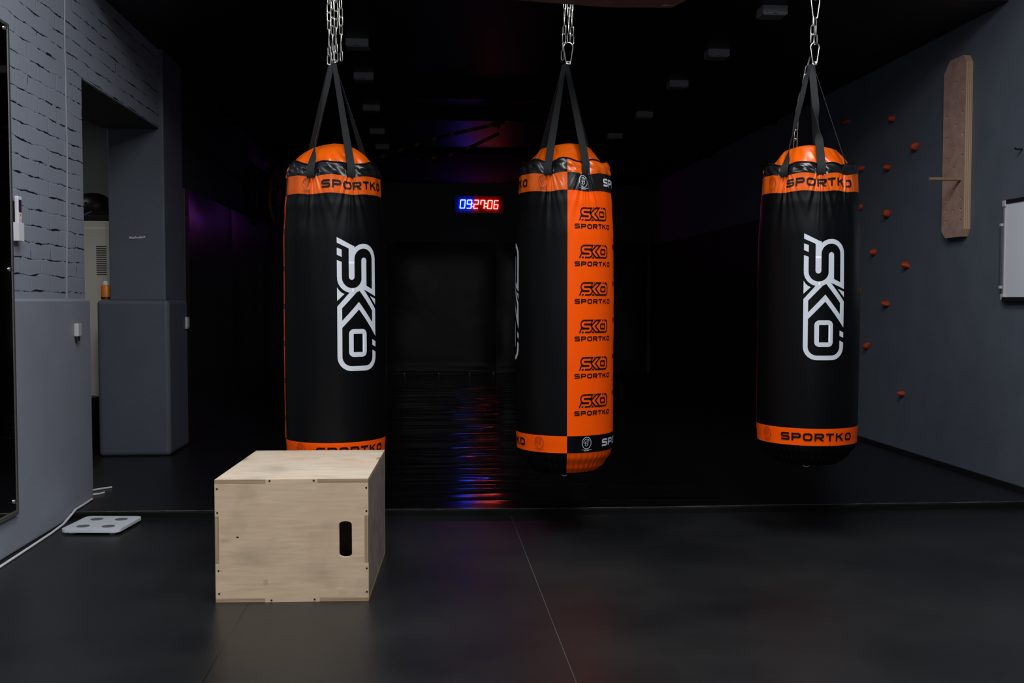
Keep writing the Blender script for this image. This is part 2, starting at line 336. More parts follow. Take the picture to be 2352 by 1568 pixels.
# ------------------------------------------------------------------ object helpers
class MB:
    def __init__(s): s.v = []; s.f = []; s.mi = []
    def quad(s, a, b, c, d, mi=0):
        i = len(s.v); s.v += [a, b, c, d]; s.f.append((i, i+1, i+2, i+3)); s.mi.append(mi)
    def box(s, lo, hi, mi=0):
        i = len(s.v); (a, b, c), (d, e, f) = lo, hi
        s.v += [(a, b, c), (d, b, c), (d, e, c), (a, e, c), (a, b, f), (d, b, f), (d, e, f), (a, e, f)]
        for q in ((0, 3, 2, 1), (4, 5, 6, 7), (0, 1, 5, 4), (1, 2, 6, 5), (2, 3, 7, 6), (3, 0, 4, 7)):
            s.f.append(tuple(i+k for k in q)); s.mi.append(mi)
        return s
    def tube(s, pts, rad, n=8, closed=False, caps=True, mi=0):
        pts = [Vector(p) for p in pts]; m = len(pts); base = len(s.v)
        rads = rad if isinstance(rad, (list, tuple)) else [rad]*m
        up = None
        for k, p in enumerate(pts):
            if closed: t = pts[(k+1) % m] - pts[(k-1) % m]
            else: t = pts[min(k+1, m-1)] - pts[max(k-1, 0)]
            t.normalize()
            if up is None:
                up = Vector((0, 0, 1)) if abs(t.z) < .9 else Vector((1, 0, 0))
            u = up - t*up.dot(t)
            if u.length < 1e-5: u = t.orthogonal()
            u.normalize(); w = t.cross(u); up = u
            for j in range(n):
                a = 2*PI*j/n
                s.v.append(tuple(p + (u*math.cos(a) + w*math.sin(a))*rads[k]))
        for k in range(m if closed else m-1):
            k2 = (k+1) % m
            for j in range(n):
                j2 = (j+1) % n
                s.f.append((base+k*n+j, base+k*n+j2, base+k2*n+j2, base+k2*n+j)); s.mi.append(mi)
        if caps and not closed:
            s.f.append(tuple(base+j for j in reversed(range(n)))); s.mi.append(mi)
            s.f.append(tuple(base+(m-1)*n+j for j in range(n))); s.mi.append(mi)
        return s
    def lathe(s, prof, n=32, c=(0, 0, 0), mi=0):
        base = len(s.v); m = len(prof)
        for (r, z) in prof:
            for j in range(n):
                a = 2*PI*j/n; s.v.append((c[0]+r*math.cos(a), c[1]+r*math.sin(a), c[2]+z))
        for k in range(m-1):
            for j in range(n):
                j2 = (j+1) % n
                s.f.append((base+k*n+j, base+k*n+j2, base+(k+1)*n+j2, base+(k+1)*n+j)); s.mi.append(mi)
        s.f.append(tuple(base+j for j in reversed(range(n)))); s.mi.append(mi)
        s.f.append(tuple(base+(m-1)*n+j for j in range(n))); s.mi.append(mi)
        return s
    def prism(s, outer, holes, f0, f1, mi=0, side_mi=None, hole_mi=None):
        """extrude a 2D outline with holes; f0/f1 map (u,v) to the two faces"""
        loops = [outer] + list(holes)
        flat = [p for lp in loops for p in lp]
        tris = tessellate_polygon([[Vector((p[0], p[1], 0)) for p in lp] for lp in loops])
        b0 = len(s.v); s.v += [f0(*p) for p in flat]
        b1 = len(s.v); s.v += [f1(*p) for p in flat]
        for t in tris:
            s.f.append((b0+t[0], b0+t[1], b0+t[2])); s.mi.append(mi)
            s.f.append((b1+t[2], b1+t[1], b1+t[0])); s.mi.append(mi)
        o = 0
        for li, lp in enumerate(loops):
            k = len(lp)
            for i in range(k):
                j = (i+1) % k
                s.f.append((b0+o+i, b0+o+j, b1+o+j, b1+o+i))
                s.mi.append((side_mi if side_mi is not None else mi) if li == 0 else (hole_mi if hole_mi is not None else (side_mi if side_mi is not None else mi)))
            o += k
        return s
    def build(s, name, mats, parent=None, smooth=False, bevel=0.0, angle=40, merge=False):
        me = bpy.data.meshes.new(name); me.from_pydata(s.v, [], s.f)
        if not isinstance(mats, (list, tuple)): mats = [mats]
        for m in mats: me.materials.append(m)
        for p, mi in zip(me.polygons, s.mi): p.material_index = mi
        bm = bmesh.new(); bm.from_mesh(me)
        if merge: bmesh.ops.remove_doubles(bm, verts=bm.verts, dist=1e-5)
        bmesh.ops.recalc_face_normals(bm, faces=bm.faces)
        bm.to_mesh(me); bm.free()
        o = bpy.data.objects.new(name, me); COL.objects.link(o)
        if parent: o.parent = parent
        if bevel:
            md = o.modifiers.new('bevel', 'BEVEL'); md.width = bevel; md.segments = 3; md.limit_method = 'ANGLE'; md.angle_limit = R(40)
        if smooth:
            for p in me.polygons: p.use_smooth = True
            try: me.set_sharp_from_angle(angle=R(angle))
            except Exception: pass
        return o

def empty(name, loc=(0, 0, 0), rz=0.0):
    o = bpy.data.objects.new(name, None); COL.objects.link(o)
    o.location = loc; o.rotation_euler = (0, 0, rz); o.empty_display_size = .1
    return o
def tag(o, label, cat, group=None):
    o['label'] = label; o['category'] = cat
    if group: o['group'] = group
    return o
def struct(o):
    o['kind'] = 'structure'; return o
def sbox(name, lo, hi, m, bevel=0.0, parent=None):
    return struct(MB().box(lo, hi).build(name, m, parent, bevel=bevel))

# ------------------------------------------------------------------ room shell
XL, XR, PZ, YE = -1.965, 3.62, 0.035, 15.9
CZ = 3.06                                         # gym ceiling
edge_pts = [(-1.955, 5.635), (-0.25, 5.557), (.47, 5.512), (1.2, 5.487), (1.9, 5.483), (3.62, 5.452)]
# front rubber floor
struct(MB().box((-2.5, -3.0, -.1), (3.62, 5.66, 0)).build('floor', M_rubber))
# raised matted floor behind the step
b = MB()
outer = edge_pts + [(3.62, YE), (-2.3, YE), (-2.3, 8.2), (-4.6, 8.2 + 1.4), (-4.6, 5.9), (-2.3, 5.9), (-1.955, 5.9)]
outer = edge_pts + [(3.62, YE), (-4.6, YE), (-4.6, 5.8), (-1.955, 5.8)]
b.prism(outer, [], lambda u, v: (u, v, .0), lambda u, v: (u, v, PZ))
struct(b.build('floor_raised', M_mat))
# nosing strip along the step
b = MB()
for i in range(len(edge_pts)-1):
    (x0, y0), (x1, y1) = edge_pts[i], edge_pts[i+1]
    n_ = 14
    for k in range(n_):
        a0, a1 = k/n_, (k+1)/n_
        xa, ya, xb, yb = x0+(x1-x0)*a0, y0+(y1-y0)*a0, x0+(x1-x0)*a1, y0+(y1-y0)*a1
        prof = [(-.012, 0.0), (-.012, PZ-.006), (-.006, PZ+.0015), (.012, PZ+.0015), (.012, 0.0)]
        for q in range(4):
            b.quad((xa, ya+prof[q][0], prof[q][1]), (xb, yb+prof[q][0], prof[q][1]), (xb, yb+prof[q+1][0], prof[q+1][1]), (xa, ya+prof[q+1][0], prof[q+1][1]), 1 if q == 2 else 0)
struct(b.build('trim_1', [mat('step_riser', (.0045, .005, .0045), .7, spec=.1), M_edgewood], merge=True))

# left wall: brick above a plaster dado, opening, pillar, rear stretch
sbox('wall_left', (-2.40, -3.0, 1.2), (-1.978, 5.985, 4.0), M_brick)
b = MB().box((-2.41, -3.0, 0), (-1.957, 6.012, 1.207))
struct(b.build('wall_left_dado', M_plaster_l, bevel=.012))
sbox('wall_left_header', (-2.40, 5.985, 2.482), (-1.978, 7.66, 4.0), M_brick)
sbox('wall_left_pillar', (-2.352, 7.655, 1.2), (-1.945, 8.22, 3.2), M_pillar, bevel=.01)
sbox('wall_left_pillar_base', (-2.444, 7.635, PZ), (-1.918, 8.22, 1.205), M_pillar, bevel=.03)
sbox('wall_left_rear', (-2.40, 8.22, 0), (-1.985, YE, 3.2), mat('charcoal_wall', (.032, .034, .040), .8, spec=.1))
struct(MB().box((-2.395, 5.99, 2.474), (-1.98, 7.655, 2.482)).build('soffit_shade_slab', mat('soffit_shade', (.05, .052, .055), .8)))  # added slab: shade of the unlit underside put into its dark colour
# side room seen through the opening
sbox('wall_side_room_back', (-4.6, 9.3, 0), (-2.40, 9.45, 3.2), M_room)
sbox('wall_side_room_left', (-4.75, 5.7, 0), (-4.6, 9.45, 3.2), M_room)
sbox('wall_side_room_front', (-4.6, 5.7, 0), (-2.41, 5.85, 3.2), M_room)
sbox('ceiling_side_room', (-4.75, 5.7, 2.9), (-2.40, 9.45, 3.0), M_dark_paint)
# right, end and rear walls
sbox('wall_right', (XR, -3.15, 0), (XR+.15, YE+.15, 4.1), M_wall_r)
sbox('wall_back', (-2.40, YE, 0), (XR, YE+.15, 3.2), M_dark_paint)
sbox('wall_front', (-2.40, -3.15, 0), (XR, -3.0, 4.1), M_dark_paint)
# ceilings and bulkhead
sbox('ceiling', (-1.985, 6.0, CZ), (XR, 12.55, CZ+.12), M_ceil)
sbox('ceiling_rear', (-1.985, 12.55, CZ), (XR, YE, CZ+.12), mat('matt_black_ceiling', (.006, .006, .006), .95, spec=.05))
sbox('ceiling_front', (-2.40, -3.0, 4.0), (XR, 6.0, 4.1), M_ceil_front)
sbox('wall_bulkhead', (-1.975, 6.0, CZ+.12), (XR, 6.12, 4.1), M_dark_paint)
# black strip standing in for a shadow gap along the right wall
sbox('shadow_gap_right', (XR-.012, 5.47, PZ), (XR, 9.0, PZ+.03), M_blackpl)

# black cross beams under the gym ceiling
for i, (y, lab) in enumerate(((9.0, 'nearest black cross beam under the dark gym ceiling'), (10.1, 'black cross beam under the dark ceiling, second from the camera'), (12.5, 'farthest black cross beam under the dark ceiling, above the wall timer'))):
    o = MB().box((-1.98, y, CZ-.035), (XR-.002, y+.10, CZ-.0005)).build('ceiling_beam', M_beam)
    tag(o, lab, 'beam', 'cross beams under the gym ceiling')
# steel beam the bags hang from
o = MB().box((-1.97, 4.94, 3.42), (3.61, 5.06, 3.60)).build('steel_beam', M_dsteel)
tag(o, 'steel beam high above the bags that carries their chains', 'beam')

# ------------------------------------------------------------------ wall pads
M_pad_matt = mat('matt_pad_vinyl', (0.006, 0.006, 0.007), .6, spec=.1)
def pad(name, lo, hi, nrm, label, group, m=None):
    """padded panel: front face bulges along nrm axis ('x+','x-','y-')"""
    root = MB()
    n1, n2 = 18, 14
    ax = 0 if nrm[0] == 'x' else 1
    oth = 1 - ax
    sgn = 1 if nrm[1] == '+' else -1
    base = lo[ax] if sgn > 0 else hi[ax]
    top = hi[ax] if sgn > 0 else lo[ax]
    vv = []
    ph = random.uniform(0, 6)
    for i in range(n1+1):
        for j in range(n2+1):
            s, t = i/n1, j/n2
            e = min(s, 1-s, )*2; g = min(t, 1-t)*2
            d = (1-(1-e)**6)*(1-(1-g)**6)
            q = [0, 0, 0]
            q[oth] = lo[oth]+(hi[oth]-lo[oth])*s; q[2] = lo[2]+(hi[2]-lo[2])*t
            w = .010*math.sin(7*s+ph+3*t)*math.sin(5*t+ph)*d
            q[ax] = base+(top-base)*(.55+.45*d)+sgn*(w-.008)
            vv.append(tuple(q))
    k = len(root.v); root.v += vv
    for i in range(n1):
        for j in range(n2):
            a = k+i*(n2+1)+j
            root.f.append((a, a+n2+1, a+n2+2, a+1)); root.mi.append(0)
    # skirt to the wall
    ring = [i*(n2+1) for i in range(n1+1)] + [n1*(n2+1)+j for j in range(1, n2+1)] + [i*(n2+1)+n2 for i in range(n1-1, -1, -1)] + [j for j in range(n2-1, 0, -1)]
    kb = len(root.v)
    for r_ in ring:
        q = list(vv[r_]); q[ax] = base; root.v.append(tuple(q))
    for i in range(len(ring)):
        j = (i+1) % len(ring)
        root.f.append((k+ring[i], k+ring[j], kb+j, kb+i)); root.mi.append(0)
    root.f.append(tuple(kb+i for i in range(len(ring)))); root.mi.append(0)
    o = root.build(name, m or M_pad, smooth=True, angle=60)
    tag(o, label, 'wall pad', group)
    return o
ends = [-1.93, -.63, 1.11, 2.36, 3.56]
elab = ['black padded panel in the left corner of the far end wall', 'black padded panel on the far end wall between the left and middle bags', 'black padded panel on the far end wall behind the middle bag', 'black padded panel in the right corner of the far end wall']
for i in range(4):
    o = pad('wall_pad', (ends[i]+.006, YE-.065, PZ), (ends[i+1]-.006, YE, 2.13), 'y-', elab[i], 'pads on the end wall')
    if i == 1:
        for x in (-.35, .19, .68, 1.06):
            s = MB().lathe([(.014, 0), (.014, .004), (.006, .008)], 10)
            s.v = [(x+v[0], YE-.066-v[2], v[1]+.045) for v in s.v]
            s.build('bolt', M_steel, o, smooth=True)
ly = [8.36, 10.3, 12.2, 14.05, 15.82]
llab = ['nearest black wall pad on the left wall with a blue glow', 'second black wall pad from the pillar on the left wall', 'third black wall pad from the pillar on the left wall', 'black wall pad on the left wall next to the end corner']
for i in range(4):
    pad('wall_pad', (-1.985, ly[i]+.004, PZ), (-1.925, ly[i+1]-.004, 2.12), 'x+', llab[i], 'pads on the left wall')
ry = [8.7, 10.5, 12.3, 14.05, 15.82]
rlab = ['nearest black wall pad on the right wall, behind the right bag', 'second black wall pad along the right wall', 'third black wall pad along the right wall', 'black wall pad on the right wall next to the end corner']
for i in range(4):
    pad('wall_pad', (XR-.06, ry[i]+.004, PZ), (XR, ry[i+1]-.004, 2.08), 'x-', rlab[i], 'pads on the right wall', M_pad_matt)
# wooden end post of the left pads
b = MB().box((-1.985, 8.225, PZ), (-1.93, 8.352, 2.10))
o = b.build('end_post', mat('black_painted_wood', (.012, .011, .009), .5, var=.5, vscale=5), bevel=.003)
tag(o, 'black painted wooden end post between pillar and left wall pads', 'post')

# ------------------------------------------------------------------ prints: lettering and logo
def arc(cx, cy, r, a0, a1, n=10):
    return [(cx+r*math.cos(R(a0+(a1-a0)*i/n)), cy+r*math.sin(R(a0+(a1-a0)*i/n))) for i in range(n+1)]
def stroke(pts, w, closed=False):
    """thick polyline as a list of quads (mitred)"""
    m = len(pts); L = []; Rr = []
    for i in range(m):
        if closed: p0, p1, p2 = pts[i-1], pts[i], pts[(i+1) % m]
        else: p0, p1, p2 = pts[max(i-1, 0)], pts[i], pts[min(i+1, m-1)]
        d1 = Vector((p1[0]-p0[0], p1[1]-p0[1])); d2 = Vector((p2[0]-p1[0], p2[1]-p1[1]))
        if d1.length < 1e-9: d1 = d2
        if d2.length < 1e-9: d2 = d1
        d1 = d1.normalized(); d2 = d2.normalized()
        n1 = Vector((-d1.y, d1.x)); n2 = Vector((-d2.y, d2.x))
        mm = (n1+n2)
        if mm.length < 1e-6: mm = n1
        mm.normalize(); k = w/2/max(.35, mm.dot(n1))
        L.append((p1[0]+mm.x*k, p1[1]+mm.y*k)); Rr.append((p1[0]-mm.x*k, p1[1]-mm.y*k))
    out = []
    for i in range(m if closed else m-1):
        j = (i+1) % m
        out.append([L[i], L[j], Rr[j], Rr[i]])
    return out
def disc(cx, cy, r, n=14): return [[(cx+r*math.cos(2*PI*i/n), cy+r*math.sin(2*PI*i/n)) for i in range(n)]]

def logo_polys():
    """mark drawn as on the bags: u across (0-100), v down (0-305)"""
    P = []
    P.append([(0, 0), (38.5, 19), (40.5, 31), (27, 24.8), (0, 12.6)])
    P += stroke([(34, 18.5), (34, 55), (34, 89.2)], 13.8); P += disc(34, 89.2, 6.9)
    P += stroke(arc(65, 48.5, 29.5, 178, 360, 22), 11)
    P.append([(89, 48), (100, 48), (100, 133.5), (89, 117)])
    P.append([(72.2, 109.3), (89, 117), (100, 133.5), (63, 117.5), (60, 110)])
    P += disc(65.4, 51.7, 6.8); P += stroke([(65.4, 51.7), (65.4, 112)], 13.6)
    P += [[(0, 51.7), (11, 56), (11, 91.3), (0, 91.3)]]
    P += stroke(arc(35, 91.3, 29.4, 180, 0, 22), 11)
    P.append([(0, 23.7), (11, 28), (11, 44.7), (0, 39.8)])
    P.append([(28, 125.5), (40, 122), (51, 118.5), (11, 161), (0, 157.4)])
    P.append([(46, 112), (66, 112), (65, 119), (51, 118.5), (40, 124)])
    P.append([(51, 118.5), (64, 117.5), (100, 163), (89, 166.4)])
    P.append([(0, 113.6), (5, 121), (10, 125.5), (16.5, 128.7), (0, 144.5)])
    P.append([(82, 132.8), (100, 139.5), (100, 153)])
    P.append([(51, 146.5), (51, 163.7), (11, 205.7), (11, 189.6)])
    P.append([(51, 146.5), (89, 194), (100, 226), (51, 163.7)])
    P.append([(89, 166.4), (100, 163), (100, 226), (89, 194)])
    P.append([(0, 157.4), (11, 161), (11, 272), (0, 272)])
    P += stroke(arc(32.5, 272, 27, 180, 90, 12) + arc(67.5, 272, 27, 90, 0, 12), 11)
    P.append([(89, 257.4), (100, 262.3), (100, 272), (89, 272)])
    P.append([(89, 233), (100, 238), (100, 251), (89, 246)])
    ring = arc(38, 220.5, 6.5, 180, 270, 5) + arc(59, 220.5, 6.5, 270, 360, 5) + arc(59, 260.5, 6.5, 0, 90, 5) + arc(38, 260.5, 6.5, 90, 180, 5)
    P += stroke(ring, 11, True)
    return P
LOGO = logo_polys()

def word_polys(h):
    """wide techno lettering, cap height h, returns polys and width"""
    W = 1.18; G = .24; s = .235; e = s/2; r = .26
    def rr(x0, y0, x1, y1, rad):
        return arc(x1-rad, y1-rad, rad, 0, 90, 5)+arc(x0+rad, y1-rad, rad, 90, 180, 5)+arc(x0+rad, y0+rad, rad, 180, 270, 5)+arc(x1-rad, y0+rad, rad, 270, 360, 5)
    out = []; x = 0
    for ch in 'SPORTKO':
        P = []
        if ch == 'S':
            pts = [(W-.06, 1-e), (e+.17, 1-e)] + arc(e+.17, 1-e-.19, .19, 90, 270, 8)[0:] + [(W-e-.17, .5)] + arc(W-e-.17, e+.19, .19, 90, -90, 8) + [(.04, e)]
            P += stroke(pts, s)
        elif ch == 'P':
            P += stroke([(e, 0), (e, 1)], s)
            P += stroke([(e, 1-e), (W-e-.2, 1-e)] + arc(W-e-.2, 1-e-.22, .22, 90, -90, 8) + [(e, 1-e-.44)], s)
        elif ch == 'O':
            P += stroke(rr(e, e, W-e, 1-e, r), s, True)
        elif ch == 'R':
            P += stroke([(e, 0), (e, 1)], s)
            P += stroke([(e, 1-e), (W-e-.2, 1-e)] + arc(W-e-.2, 1-e-.22, .22, 90, -90, 8) + [(e, 1-e-.44)], s)
            P.append([(.55, 1-.44-s), (.85, 1-.44-s), (W+.05, 0), (W-.28, 0)])
        elif ch == 'T':
            P += stroke([(0, 1-e), (W-.1, 1-e)], s); P += stroke([((W-.1)/2, 0), ((W-.1)/2, 1-e)], s)
        elif ch == 'K':
            P += stroke([(e, 0), (e, 1)], s)
            P.append([(s, .40), (s, .62), (W-.33, 1), (W-.02, 1), (.48, .52)])
            P.append([(.38, .60), (.60, .68), (W+.02, 0), (W-.30, 0)])
        out += [[((p[0]+x)*h, p[1]*h) for p in q] for q in P]
        x += W+G - (.08 if ch == 'T' else 0)
    return out, (x-G)*h

def emblem_polys(r):
    """ring with a loose head-like squiggle and two fine lines of print below (centre at 0,0)"""
    w = r*.085
    P = stroke([(r*.82*math.cos(2*PI*i/28), r*math.sin(2*PI*i/28)) for i in range(28)], w, True)
    w *= .8
    P += stroke([(-.45*r, -.15*r), (-.55*r, .25*r), (-.35*r, .55*r), (0, .7*r), (.3*r, .6*r), (.5*r, .45*r)], w)
    P += stroke([(0, .5*r), (.2*r, .42*r), (.42*r, .3*r)], w)
    P += stroke([(.05*r, .25*r), (.22*r, .2*r), (.28*r, 0), (.15*r, -.05*r), (.25*r, -.25*r), (.1*r, -.4*r), (-.02*r, -.62*r)], w)
    P += stroke([(-.3*r, -.5*r), (-.15*r, -.2*r), (-.28*r, .1*r), (-.1*r, .3*r)], w)
    P += stroke([(-.1*r, -.05*r), (.02*r, .05*r)], w)
    x = -.85*r; random.seed(3)
    while x < .85*r:
        d = random.uniform(.06, .16)*r
        P.append([(x, -1.2*r), (x+d, -1.2*r), (x+d, -1.12*r), (x, -1.12*r)]); x += d+.05*r
    x = -.45*r
    while x < .4*r:
        d = random.uniform(.06, .14)*r
        P.append([(x, -1.36*r), (x+d, -1.36*r), (x+d, -1.28*r), (x, -1.28*r)]); x += d+.05*r
    return P

def wrap(name, polys, step, fn, m, parent, offs=None):
    """flat print polygons cut into small cells and laid on a curved surface"""
    bm = bmesh.new(); zi = 0.0
    for p in polys:
        vs = [bm.verts.new((q[0], q[1], zi)) for q in p]; zi += 6e-6
        try: bm.faces.new(vs)
        except ValueError: pass
    us = [v.co.x for v in bm.verts]; ws = [v.co.y for v in bm.verts]
    for axis, (lo, hi) in enumerate(((min(us), max(us)), (min(ws), max(ws)))):
        k = lo+step
        while k < hi:
            co = (k, 0, 0) if axis == 0 else (0, k, 0); no = (1, 0, 0) if axis == 0 else (0, 1, 0)
            bmesh.ops.bisect_plane(bm, geom=bm.verts[:]+bm.edges[:]+bm.faces[:], plane_co=co, plane_no=no)
            k += step
    for v in bm.verts:
        lift = v.co.z; q = fn(v.co.x, v.co.y)
        v.co = q+Vector((q.x, q.y, 0)).normalized()*lift          # overlapping strokes never coplanar
    me = bpy.data.meshes.new(name); bm.to_mesh(me); bm.free()
    me.materials.append(m)
    for p in me.polygons: p.use_smooth = True
    o = bpy.data.objects.new(name, me); COL.objects.link(o); o.parent = parent
    return o

# ------------------------------------------------------------------ punching bags
def smooth_lerp(tab, z):
    if z <= tab[0][0]: return tab[0][1]
    for (z0, r0), (z1, r1) in zip(tab, tab[1:]):
        if z <= z1:
            t = (z-z0)/(z1-z0); t = t*t*(3-2*t); return r0+(r1-r0)*t
    return tab[-1][1]
def adiff(a, b): return (a-b+PI) % (2*PI)-PI

class Bag:
    def __init__(s, loc, label, seam, straps, Z, logo_c, band_items, cap_shape, collar_amp):
        (s.zcap, s.zcol, s.zbt, s.zbb, s.zlt, s.zlb, s.zbot, s.zapex) = Z
        s.x, s.y = loc; s.straps = [(R(a), t) for a, t in straps]; s.seam = R(seam)
        phi = -math.asin(s.x/math.hypot(s.x, s.y))
        root = empty('punching_bag', (s.x, s.y, 0), phi)
        tag(root, label, 'punching bag', 'three hanging punching bags')
        s.root = root; s.cap_shape = cap_shape; s.camp = collar_amp
        s.tab = [(s.zbot, .172), (s.zbot+.03, .205), (s.zlb-.02, .238), (s.zlb, .244), (s.zlt, .248), (s.zlt+.2, .2495), ((s.zlt+s.zbb)/2, .2500), (s.zbb-.22, .2475), (s.zbb-.06, .239), (s.zbb, .2325), (s.zbt, .2265), (s.zbt+.2, .222)]
        s.make(logo_c, band_items)
    def gap(s, th):
        g = 1.0
        for a, _ in s.straps: g *= 1-math.exp(-(adiff(th, a)/.22)**2)
        return g
    def rad(s, th, z):
        r = smooth_lerp(s.tab, z)
        if z > s.zbb-.5:
            h = max(0.0, s.zbt-z)
            fo = 0
            for i, (a, _) in enumerate(s.straps):
                d = adiff(th, a)
                u = d/(.10+1.15*h)
                env = math.exp(-(u*.85)**2)
                f = 1.5*(1-2*abs(math.sin(u*3.6+.65*i))**.7)*.8+.7*math.cos(u*11.0-2.0*i+.7)
                fo += env*f
                fo += -.9*math.exp(-(d/.10)**2)*math.exp(-h/.05)
            amp = .0066*math.exp(-h/.135)*min(1, .55+h/.06)
            r += amp*fo
            r += .0022*math.sin(17*th+3)*math.exp(-h/.16) + .004*s.gap(th)*math.exp(-h/.09)
        # slight slack unevenness lower down
        r += .0014*math.sin(3*th+4*z)*math.sin(5*z+s.x)
        if z < s.zlb:                                   # gathered bottom
            r += .0022*math.sin(46*th)*min(1, (s.zlb-z)/.05)
        return r
    def dz(s, th, z):
        h = max(0.0, s.zbt-z)
        return (.012*s.gap(th)-.004)*math.exp(-h/.16)
    def S(s, th, z, off=0.0):
        r = s.rad(th, z)+off
        return Vector((r*math.sin(th), -r*math.cos(th), z+s.dz(th, z)))
    def patch(s, name, a0, a1, z0, z1, nz, m, dens=180, label=None, off=0.0):
        b = MB(); na = max(2, int(dens*abs(a1-a0)/PI))
        for j in range(nz+1):
            z = z0+(z1-z0)*j/nz
            for i in range(na+1):
                b.v.append(tuple(s.S(a0+(a1-a0)*i/na, z, off)))
        for j in range(nz):
            for i in range(na):
                q = j*(na+1)+i
                b.f.append((q, q+1, q+na+2, q+na+1)); b.mi.append(0)
        o = b.build(name, m, s.root, smooth=True, angle=80)
        if label: o['label'] = label
        return o
    def collar(s, name, a0, a1, m, label):
        """loose upper cuff with an open wavy edge"""
        b = MB(); na = 160; nt = 14
        def P(th, t, inner=0):
            g = s.gap(th)
            top = s.zcol+s.camp*(g-.45)+.006*math.sin(9*th+s.x*3)
            base = s.S(th, s.zbt)
            z = base.z+(top-base.z)*t
            r = s.rad(th, s.zbt)
            r = r+(.216-r)*t+.007*math.sin(PI*min(1, t*1.05))*g
            r += .0035*math.sin(23*th+6*t+s.x)*math.sin(PI*t) - .010*(1-g)*t
            r -= .008*g*math.exp(-((t-.42)/.16)**2)*(.5+.5*math.sin(5*th+s.y+s.x*2))
            r -= inner
            return (r*math.sin(th), -r*math.cos(th), z)
        for j in range(nt+1):
            for i in range(na+1): b.v.append(P(a0+(a1-a0)*i/na, j/nt))
        for i in range(na+1): b.v.append(P(a0+(a1-a0)*i/na, 1, .004))
        for i in range(na+1): b.v.append(P(a0+(a1-a0)*i/na, .5, .012))
        for j in range(nt+2):
            for i in range(na):
                q = j*(na+1)+i
                b.f.append((q, q+1, q+na+2, q+na+1)); b.mi.append(0)
        o = b.build(name, m, s.root, smooth=True, angle=75); o['label'] = label
        t_ = MB(); t_.tube([P(a0+(a1-a0)*i/80, 1.02) for i in range(81)], .0042, 6)
        t_.build('collar_trim', M_trim_k, o, smooth=True)
    def make(s, logo_c, items):
        K, O = M_vinyl_k, M_vinyl_o
        sm = s.seam
        # black half runs from seam to seam+180 (as seen to the right of it) unless flipped by the caller
        GK, GO = M_gloss_k, M_gloss_o
        halves = ((sm, sm+PI, K, O, 'black'), (sm+PI, sm+2*PI, O, K, 'orange'))
        P = {}
        for a0, a1, body, band, nm in halves:
            inv = 'orange' if nm == 'black' else 'black'
            P['body', nm] = s.patch('body_panel', a0, a1, s.zlt, s.zbb, 100, body, 300, f'{nm} vinyl side panel')
            P['top', nm] = s.patch('top_band', a0, a1, s.zbb, s.zbt, 18, GO if nm == 'black' else GK, 320, f'{inv} lettered band at the top', .0006)
            P['low', nm] = s.patch('bottom_band', a0, a1, s.zlb, s.zlt, 8, band, 150, f'{inv} lettered band at the bottom', .0006)
            P['base', nm] = s.patch('base_panel', a0, a1, s.zbot, s.zlb, 10, body, 200, f'{nm} gathered lower edge')
            s.collar('collar', a0, a1, GK if nm == 'black' else GO, f'{nm} loose cuff above the band')
        b = MB().lathe([(.005, .012), (.172, 0.0), (.160, -.012), (.02, -.018)], 48)
        b.v = [(v[0], v[1], v[2]+s.zbot) for v in b.v]
        b.build('base_disc', K, s.root, smooth=True)
        b = MB(); b.tube([(.016*math.cos(2*PI*i/14), .004, s.zbot-.03+.016*math.sin(2*PI*i/14)) for i in range(14)], .003, 6, closed=True)
        b.build('base_ring', M_steel, s.root, smooth=True)
        # cap
        b = MB(); na, nt = 220, 26
        z0 = s.zcol-.035
        for j in range(nt+1):
            t = j/nt
            for i in range(na):
                th = 2*PI*i/na; g = s.gap(th)
                if s.cap_shape == 'dome':
                    f = (max(0, 1-t**1.9))**.52
                else:
                    f = 1-.40*min(1, t/.82) if t < .82 else (.60*math.sqrt(max(0, 1-((t-.82)/.18)**2)))
                r = (.203 if s.cap_shape == 'dome' else .221)*f*(.87+.13*min(1, t/.26))+.008*(g-.5)*math.sin(PI*min(1, t*1.1))*(1 if t < .9 else 0)
                r += .0035*math.sin(5*th+7*t+s.x)*math.sin(PI*t)
                r += .008*math.cos(13*th+2+s.x)*math.exp(-((t-.28)/.2)**2)*(1-t)+.0035*math.sin(21*th+9*t)*(1-t)*t*1.6-.010*math.exp(-((math.sin(3*th+s.x*4+2*t))/.22)**2)*(1-t)*min(1, t*4)
                z = z0+(s.zcap-z0)*t + .006*math.sin(2*th+s.x)*t
                b.v.append((max(r, .001)*math.sin(th), -max(r, .001)*math.cos(th), z))
        for j in range(nt):
            for i in range(na):
                i2 = (i+1) % na
                b.f.append((j*na+i, j*na+i2, (j+1)*na+i2, (j+1)*na+i)); b.mi.append(0)
        b.f.append(tuple(nt*na+i for i in range(na))); b.mi.append(0)
        b.f.append(tuple(reversed(range(na)))); b.mi.append(0)
        o = b.build('cap', GO, s.root, smooth=True, angle=70)
